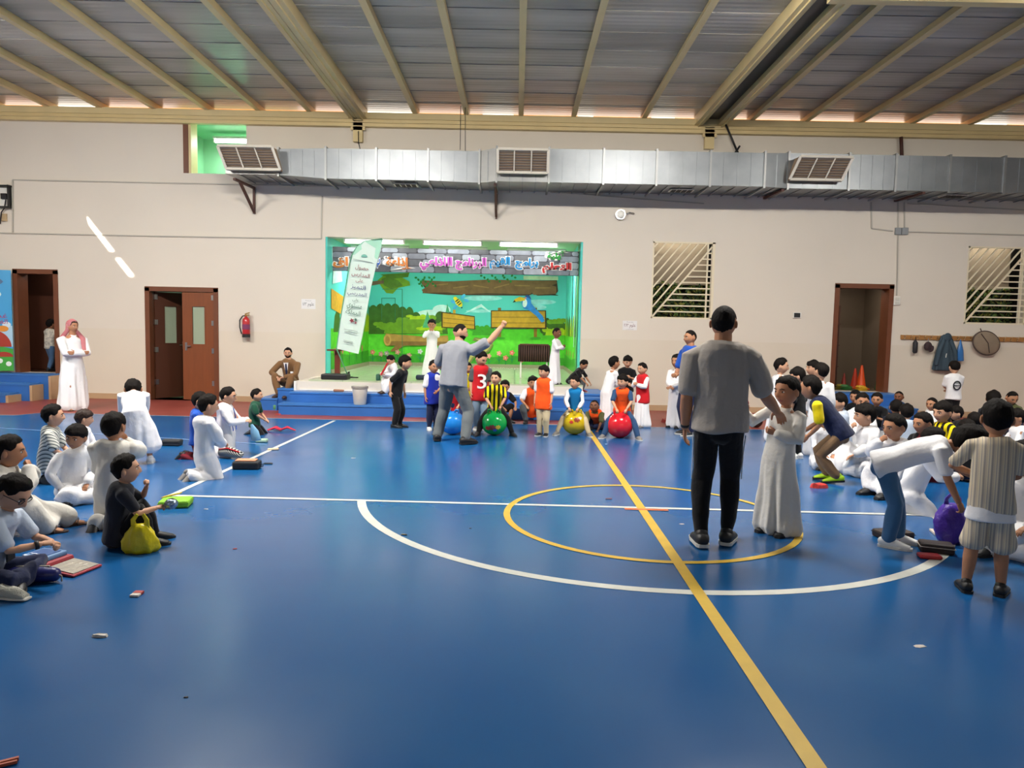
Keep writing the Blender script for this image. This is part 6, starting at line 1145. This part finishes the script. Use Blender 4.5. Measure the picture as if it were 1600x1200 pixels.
# yellow plastic bag
c = gp(220, 862); t = thing('plastic_bag', 'yellow plastic carrier bag beside the boy in charcoal', 'bag', (c.x, c.y, 0), R_(5)); M_yb = mat('bag_yellow', 'd6c416', .3, .5, bump=1.0, bscale=22, var=.12, vscale=10)
q = MB(); rg = []; r = np.random.RandomState(3)
for z, w, d in ((.001, .10, .06), (.03, .12, .075), (.08, .115, .07), (.13, .09, .055), (.17, .06, .035), (.19, .045, .02)): rg.append([(w*(1+.10*math.sin(5*a+z*30))*math.cos(a), d*(1+.14*math.sin(7*a+z*20))*math.sin(a), z) for a in [2*math.pi*j/36 for j in range(36)]])
q.rings(rg); q.build('bag_body', M_yb, t, True, world=False)
for s in (-1, 1): q = MB(); q.tube([(s*.04, 0, .17), (s*.045, -.005, .22), (s*.02, 0, .255)], [(.022, .008), (.016, .006), (.012, .005)], 8, True, (0, 1, 0)); q.build('handle', M_yb, t, True, world=False)
# snack foil held by the boy in charcoal, yellow sheet beneath
p = world(I_eat, I_eat['arms'][1][2]+V((.0, -.09, .02))); q = MB(); q.ball(p, (.045, .05, .04), 10, 8); o = q.build('snack_foil', mat('foil', '8fa2b4', .18, metal=.9, bump=1, bscale=40), None, False); tag(o, 'crumpled foil snack packet held by the boy in charcoal', 'snack packet')
q = MB(); q.box(p+V((-.01, .03, .055)), (.13, .05, .006), Matrix.Rotation(-.25, 3, 'Y')); tag(q.build('yellow_card', mat('card_yellow', 'd6b61c', .6)), 'yellow card edge above the foil packet', 'card')
# shoulder bag, blue snack bag, ribbons
c = gp(360, 716); t = thing('shoulder_bag', 'black and white striped shoulder bag with red trim on the floor', 'bag', (c.x, c.y, 0), R_(-15)); q = MB(); q.tube([(-.12, 0, .06), (.0, 0, .075), (.13, 0, .05)], [(.05, .045), (.07, .06), (.05, .04)], 14, True, (0, 0, 1)); q.build('bag_body', stripes('bag_stripe', [(0, '1d1d20'), (.55, 'cfccc4')], 'D', 40), t, True, world=False)
q = MB(); q.tube([(-.13, -.03, .1), (.0, -.055, .125), (.14, -.03, .085)], .008, 6); q.build('red_trim', C['red'], t, True, world=False)
for s in (-1, 1):
    p0_, p1_ = chest_pt(I_bag, .98, s*.075, .045)[0], chest_pt(I_bag, .25, s*.05, .10)[0]; q = MB(); q.tube([p0_, chest_pt(I_bag, .7, s*.07, .078)[0], p1_], [(.012, .004)]*3, 8, True, (0, -1, 0)); put(I_bag, q, 'shoulder_strap', C['blue'])
p = world(I_bag, (I_bag['arms'][0][2]+I_bag['arms'][1][2])/2+V((0, -.07, -.05))); q = MB(); q.tube([p, p+V((.03, 0, -.08)), p+V((.05, 0, -.18))], [(.015, .012), (.05, .03), (.06, .02)], 12, True, (0, 1, 0)); tag(q.build('snack_bag', mat('snack_blue', '7fb0d0', .3, .5, bump=.8, bscale=25), None, True), 'pale blue snack bag held by the boy with the strap', 'snack bag')
c = gp(440, 674); q = MB(); q.tube([(c.x-.2, c.y, .015), (c.x-.1, c.y+.05, .05), (c.x, c.y-.03, .03), (c.x+.08, c.y+.02, .06), (c.x+.2, c.y, .02)], [(.03, .012), (.05, .02), (.04, .015), (.03, .02), (.02, .008)], 8, True, (0, 0, 1)); tag(q.build('red_ribbon', mat('ribbon_red', 'c81f3c', .6), None, True), 'crumpled red cloth in front of the boy in the green jersey', 'cloth')
c = gp(430, 641); q = MB(); q.lathe([(.03, 0), (.045, .02), (.045, .09), (.02, .12), (.02, .14)], (c.x, c.y, .001), 12); tag(q.build('toy_bottle', mat('toy_green', '4f8a62', .5), None, 'auto'), 'small green and white bottle beside the low blue block', 'bottle')
def scrap(label, px, py, w, d, h_, m, rot=0, name='wrapper', cat='litter', seed=1):
    c = gp(px, py); r = np.random.RandomState(seed); q = MB(); n = 10; R2 = Matrix.Rotation(R_(rot), 3, 'Z'); top = []; bot = []
    for i in range(n): a = 2*math.pi*i/n; k = 1+r.uniform(-.18, .18); sq = 1/max(abs(math.cos(a)), abs(math.sin(a)))**.6; p = R2 @ V((w/2*k*sq*math.cos(a), d/2*k*sq*math.sin(a), 0)); bot.append(c+p+V((0, 0, .0012))); top.append(c+p*.86+V((0, 0, h_*r.uniform(.5, 1))))
    q.rings([bot, top]); return tag(q.build(name, m), label, cat)
M_wr = mat('wrapper_white', 'c4bdb4', .5, var=.2, vscale=60); M_wrr = mat('wrapper_red', 'a83a34', .5, var=.2, vscale=60)
c = gp(214, 930); t = thing('snack_carton', 'small flattened red and white carton on the dark floor', 'litter', (c.x, c.y, 0)); q = MB(); q.bx(-.025, .025, -.035, .0, .001, .014); q.build('white_half', M_wr, t, bevel=.003, world=False); q = MB(); q.bx(-.025, .025, .0, .035, .001, .016); q.build('red_half', M_wrr, t, bevel=.003, world=False)
scrap('crumpled pale wrapper in the foreground left of centre', 156, 995, .075, .03, .018, M_wr, 5, seed=2); scrap('tiny red sweet wrapper on the open floor right of the green lunch box', 367, 858, .03, .02, .006, M_wrr, 0, seed=3); scrap('pink wrapper beyond the yellow line inside the circle', 951, 780, .06, .03, .012, mat('wrapper_pink', 'b07f84', .5), 0, seed=4)
scrap('thin white scrap in the right foreground', 1437, 1010, .07, .03, .004, M_wr, 10, seed=5); scrap('brown crumb on the white arc', 631, 836, .045, .02, .01, mat('crumb', '8a7f62', .8), 0, seed=6); scrap('dark crumb left of the yellow circle', 735, 826, .02, .012, .006, mat('box_dark', '26282c', .7), 0, seed=7); scrap('white speck on the floor in front of the stage', 552, 716, .05, .03, .008, M_wr, 0, seed=8)
scrap('white speck left of the yellow centre line near the red ball', 947, 694, .035, .02, .006, M_wr, 0, seed=9); scrap('white scrap on the floor inside the yellow circle', 1065, 819, .04, .02, .004, M_wr, 0, seed=10); scrap('pale scrap near the white court corner', 322, 796, .04, .02, .006, M_wr, 0, seed=11); scrap('dark crumb in the left foreground', 291, 1090, .018, .012, .005, mat('box_dark', '26282c', .7), 0, seed=12)
scrap('red scrap on the brick-red border near the low blue block', 434, 648, .10, .05, .02, M_wrr, 0, seed=13); scrap('red and dark gear lying by the wall behind the man in blue', 1050, 660, .35, .12, .10, M_wrr, 0, seed=14)
c = gp(10, 1194); q = MB(); q.bar((c.x-.05, c.y-.03, .01), (c.x+.03, c.y+.02, .01), .012, .012); q.bar((c.x-.05, c.y-.045, .008), (c.x+.035, c.y+.005, .008), .01, .01); tag(q.build('colour_pencils', mat('pencil_red', 'a84a2a', .5)), 'red and yellow pencils at the bottom left corner', 'pencils')
# small ball in the raised hand, folder, balloon, phone-like toy
p = world(I_boyred, I_boyred['arms'][1][2]+V((0, -.03, .08))); q = MB(); q.ball(p, .030, 12, 8); tag(q.build('red_toy', mat('toy_red', 'a8202c', .3), None, True), 'small red ball in the hand of the boy in off-white', 'ball')
t_ = PEOPLE[0]
c = atY(601, 576, 12.55); q = MB(); q.box(c, (.02, .13, .24), Matrix.Rotation(.5, 3, 'Y')); tag(q.build('red_folder', C['red'], None, False), 'red folder held by the boy seated on the stage edge', 'folder')
c = gp(1317, 722); Yb = c.y-.25; c = atY(1317, 705, Yb); q = MB(); rg = []
for z, r_ in ((-.135, .004), (-.13, .012), (-.12, .008), (-.11, .03), (-.07, .075), (-.01, .105), (.05, .10), (.09, .06), (.105, .01)): rg.append((r_, z))
q.lathe(rg, c, 24); tag(q.build('balloon', mat('balloon_black', '26272b', .15, .6), None, True), 'black balloon held at the knee of the boy in a white thobe', 'balloon')
c = gp(1181, 668); q = MB(); q.ball((c.x, c.y, .11), .11, 20, 14); tag(q.build('black_ball', mat('balloon_black', '26272b', .15, .6), None, True), 'shiny black ball on the floor behind the raised hand', 'ball')
for ft, (Hh, K, A2) in enumerate(I_bend['legs']):
    for k in range(3):
        q = MB(); a = A2+V((.036 if ft == 0 else .036, -.02*k-.03, -.005)); q.bar(a+V((0, .012, -.018)), a+V((-.006, -.006, .014)), .008, .006); put(I_bend, q, 'shoe_stripe', M_sred, False)
# purple bag, boxes and clutter by the bending boy
c = gp(1484, 848); t = thing('plastic_bag', 'purple plastic bag held open beside the bending boy', 'bag', (c.x, c.y, 0)); q = MB(); rg = []
for z, w, d in ((.001, .065, .05), (.03, .09, .065), (.09, .12, .08), (.16, .125, .085), (.22, .11, .075), (.27, .085, .06), (.30, .06, .045)): rg.append([(w*(1+.10*math.sin(5*a+z*30))*math.cos(a), d*(1+.14*math.sin(7*a+z*20))*math.sin(a), z) for a in [2*math.pi*j/36 for j in range(36)]])
q.rings(rg); q.build('bag_body', mat('bag_purple', '4a2a9c', .35, .5, bump=1, bscale=25), t, True, world=False)
for s_ in (-1, 1): q = MB(); q.tube([(s_*.045, 0, .29), (s_*.05, -.005, .34), (s_*.02, 0, .37)], [(.022, .008), (.016, .006), (.012, .005)], 8, True, (0, 1, 0)); q.build('handle', mat('bag_purple', '4a2a9c', .35, .5, bump=1, bscale=25), t, True, world=False)
t = rbox('lunch_box', 'dark lunch box with pale clasps at the feet of the bending boy', 'lunch box', 1462, 862, (.22, .14, .07), mat('box_dark2', '2c2020', .6), -20, trim=M_wr)
rbox('lunch_box', 'bright red lunch box tray beside the white arc', 'lunch box', 1452, 872, (.15, .09, .03), mat('tray_red', 'b01f26', .4), -10)
t = rbox('lunch_box', 'dark brown box behind the feet of the bending boy', 'lunch box', 1395, 840, (.26, .16, .06), mat('box_brown', '33261f', .6), 10, trim=M_black)
rbox('book', 'flat red and white book on the floor beside the crouching boy', 'book', 1480, 835, (.22, .15, .02), mat('book_white', 'c4b8ac', .6), -15, z=.0, bev=.004)
scrap('red and white sports shoe shaped toy in front of the neon shoes', 1280, 762, .17, .10, .06, mat('toy_redwhite', 'c83a34', .4, var=.4, vscale=25), 0, 'toy_car', 'toy', 15); scrap('small red toy beside the knee of the boy with the balloon', 1358, 746, .10, .05, .03, M_wrr, 0, 'toy', 'toy', 16)
for (px, py, l, col, s) in ((1300, 683, 'pale lunch bag among the seated boys near the jumper', '9fa8b4', 20), (1392, 700, 'green lunch bag beside the smiling boy', '2f6a48', 21), (1378, 695, 'shiny steel flask among the seated boys', 'b8bcc0', 22)):
    c = gp(px, py); q = MB(); q.lathe([(.05, 0), (.06, .02), (.06, .14), (.03, .18), (.03, .2)], (c.x, c.y, .001), 14); tag(q.build('flask' if 'flask' in l else 'lunch_bag', mat('c_'+col, col, .35), None, 'auto'), l, 'flask' if 'flask' in l else 'lunch bag')
# printed ring on the back of the boy by the wall
nbk = [r_ for r_ in PEOPLE if 'dark print' in r_['label']][0]
hh_ = 1.15; q = MB(); yb = .085*hh_
q.tube([V((.055*math.cos(a), yb+.012, .66*hh_+.07*math.sin(a))) for a in np.linspace(0, 2*math.pi, 25)], (.012, .006), 6, False); q.bar((-.045, yb+.014, .66*hh_), (.045, yb+.014, .66*hh_), .006, .014); q.build('back_print', C['charcoal'], nbk, True, world=False)
for inf, tt, xx in ((I_or, .62, 0),): tprint(inf, 'sport', tt, xx, .09, .02, M_black, .092)
run_jobs()
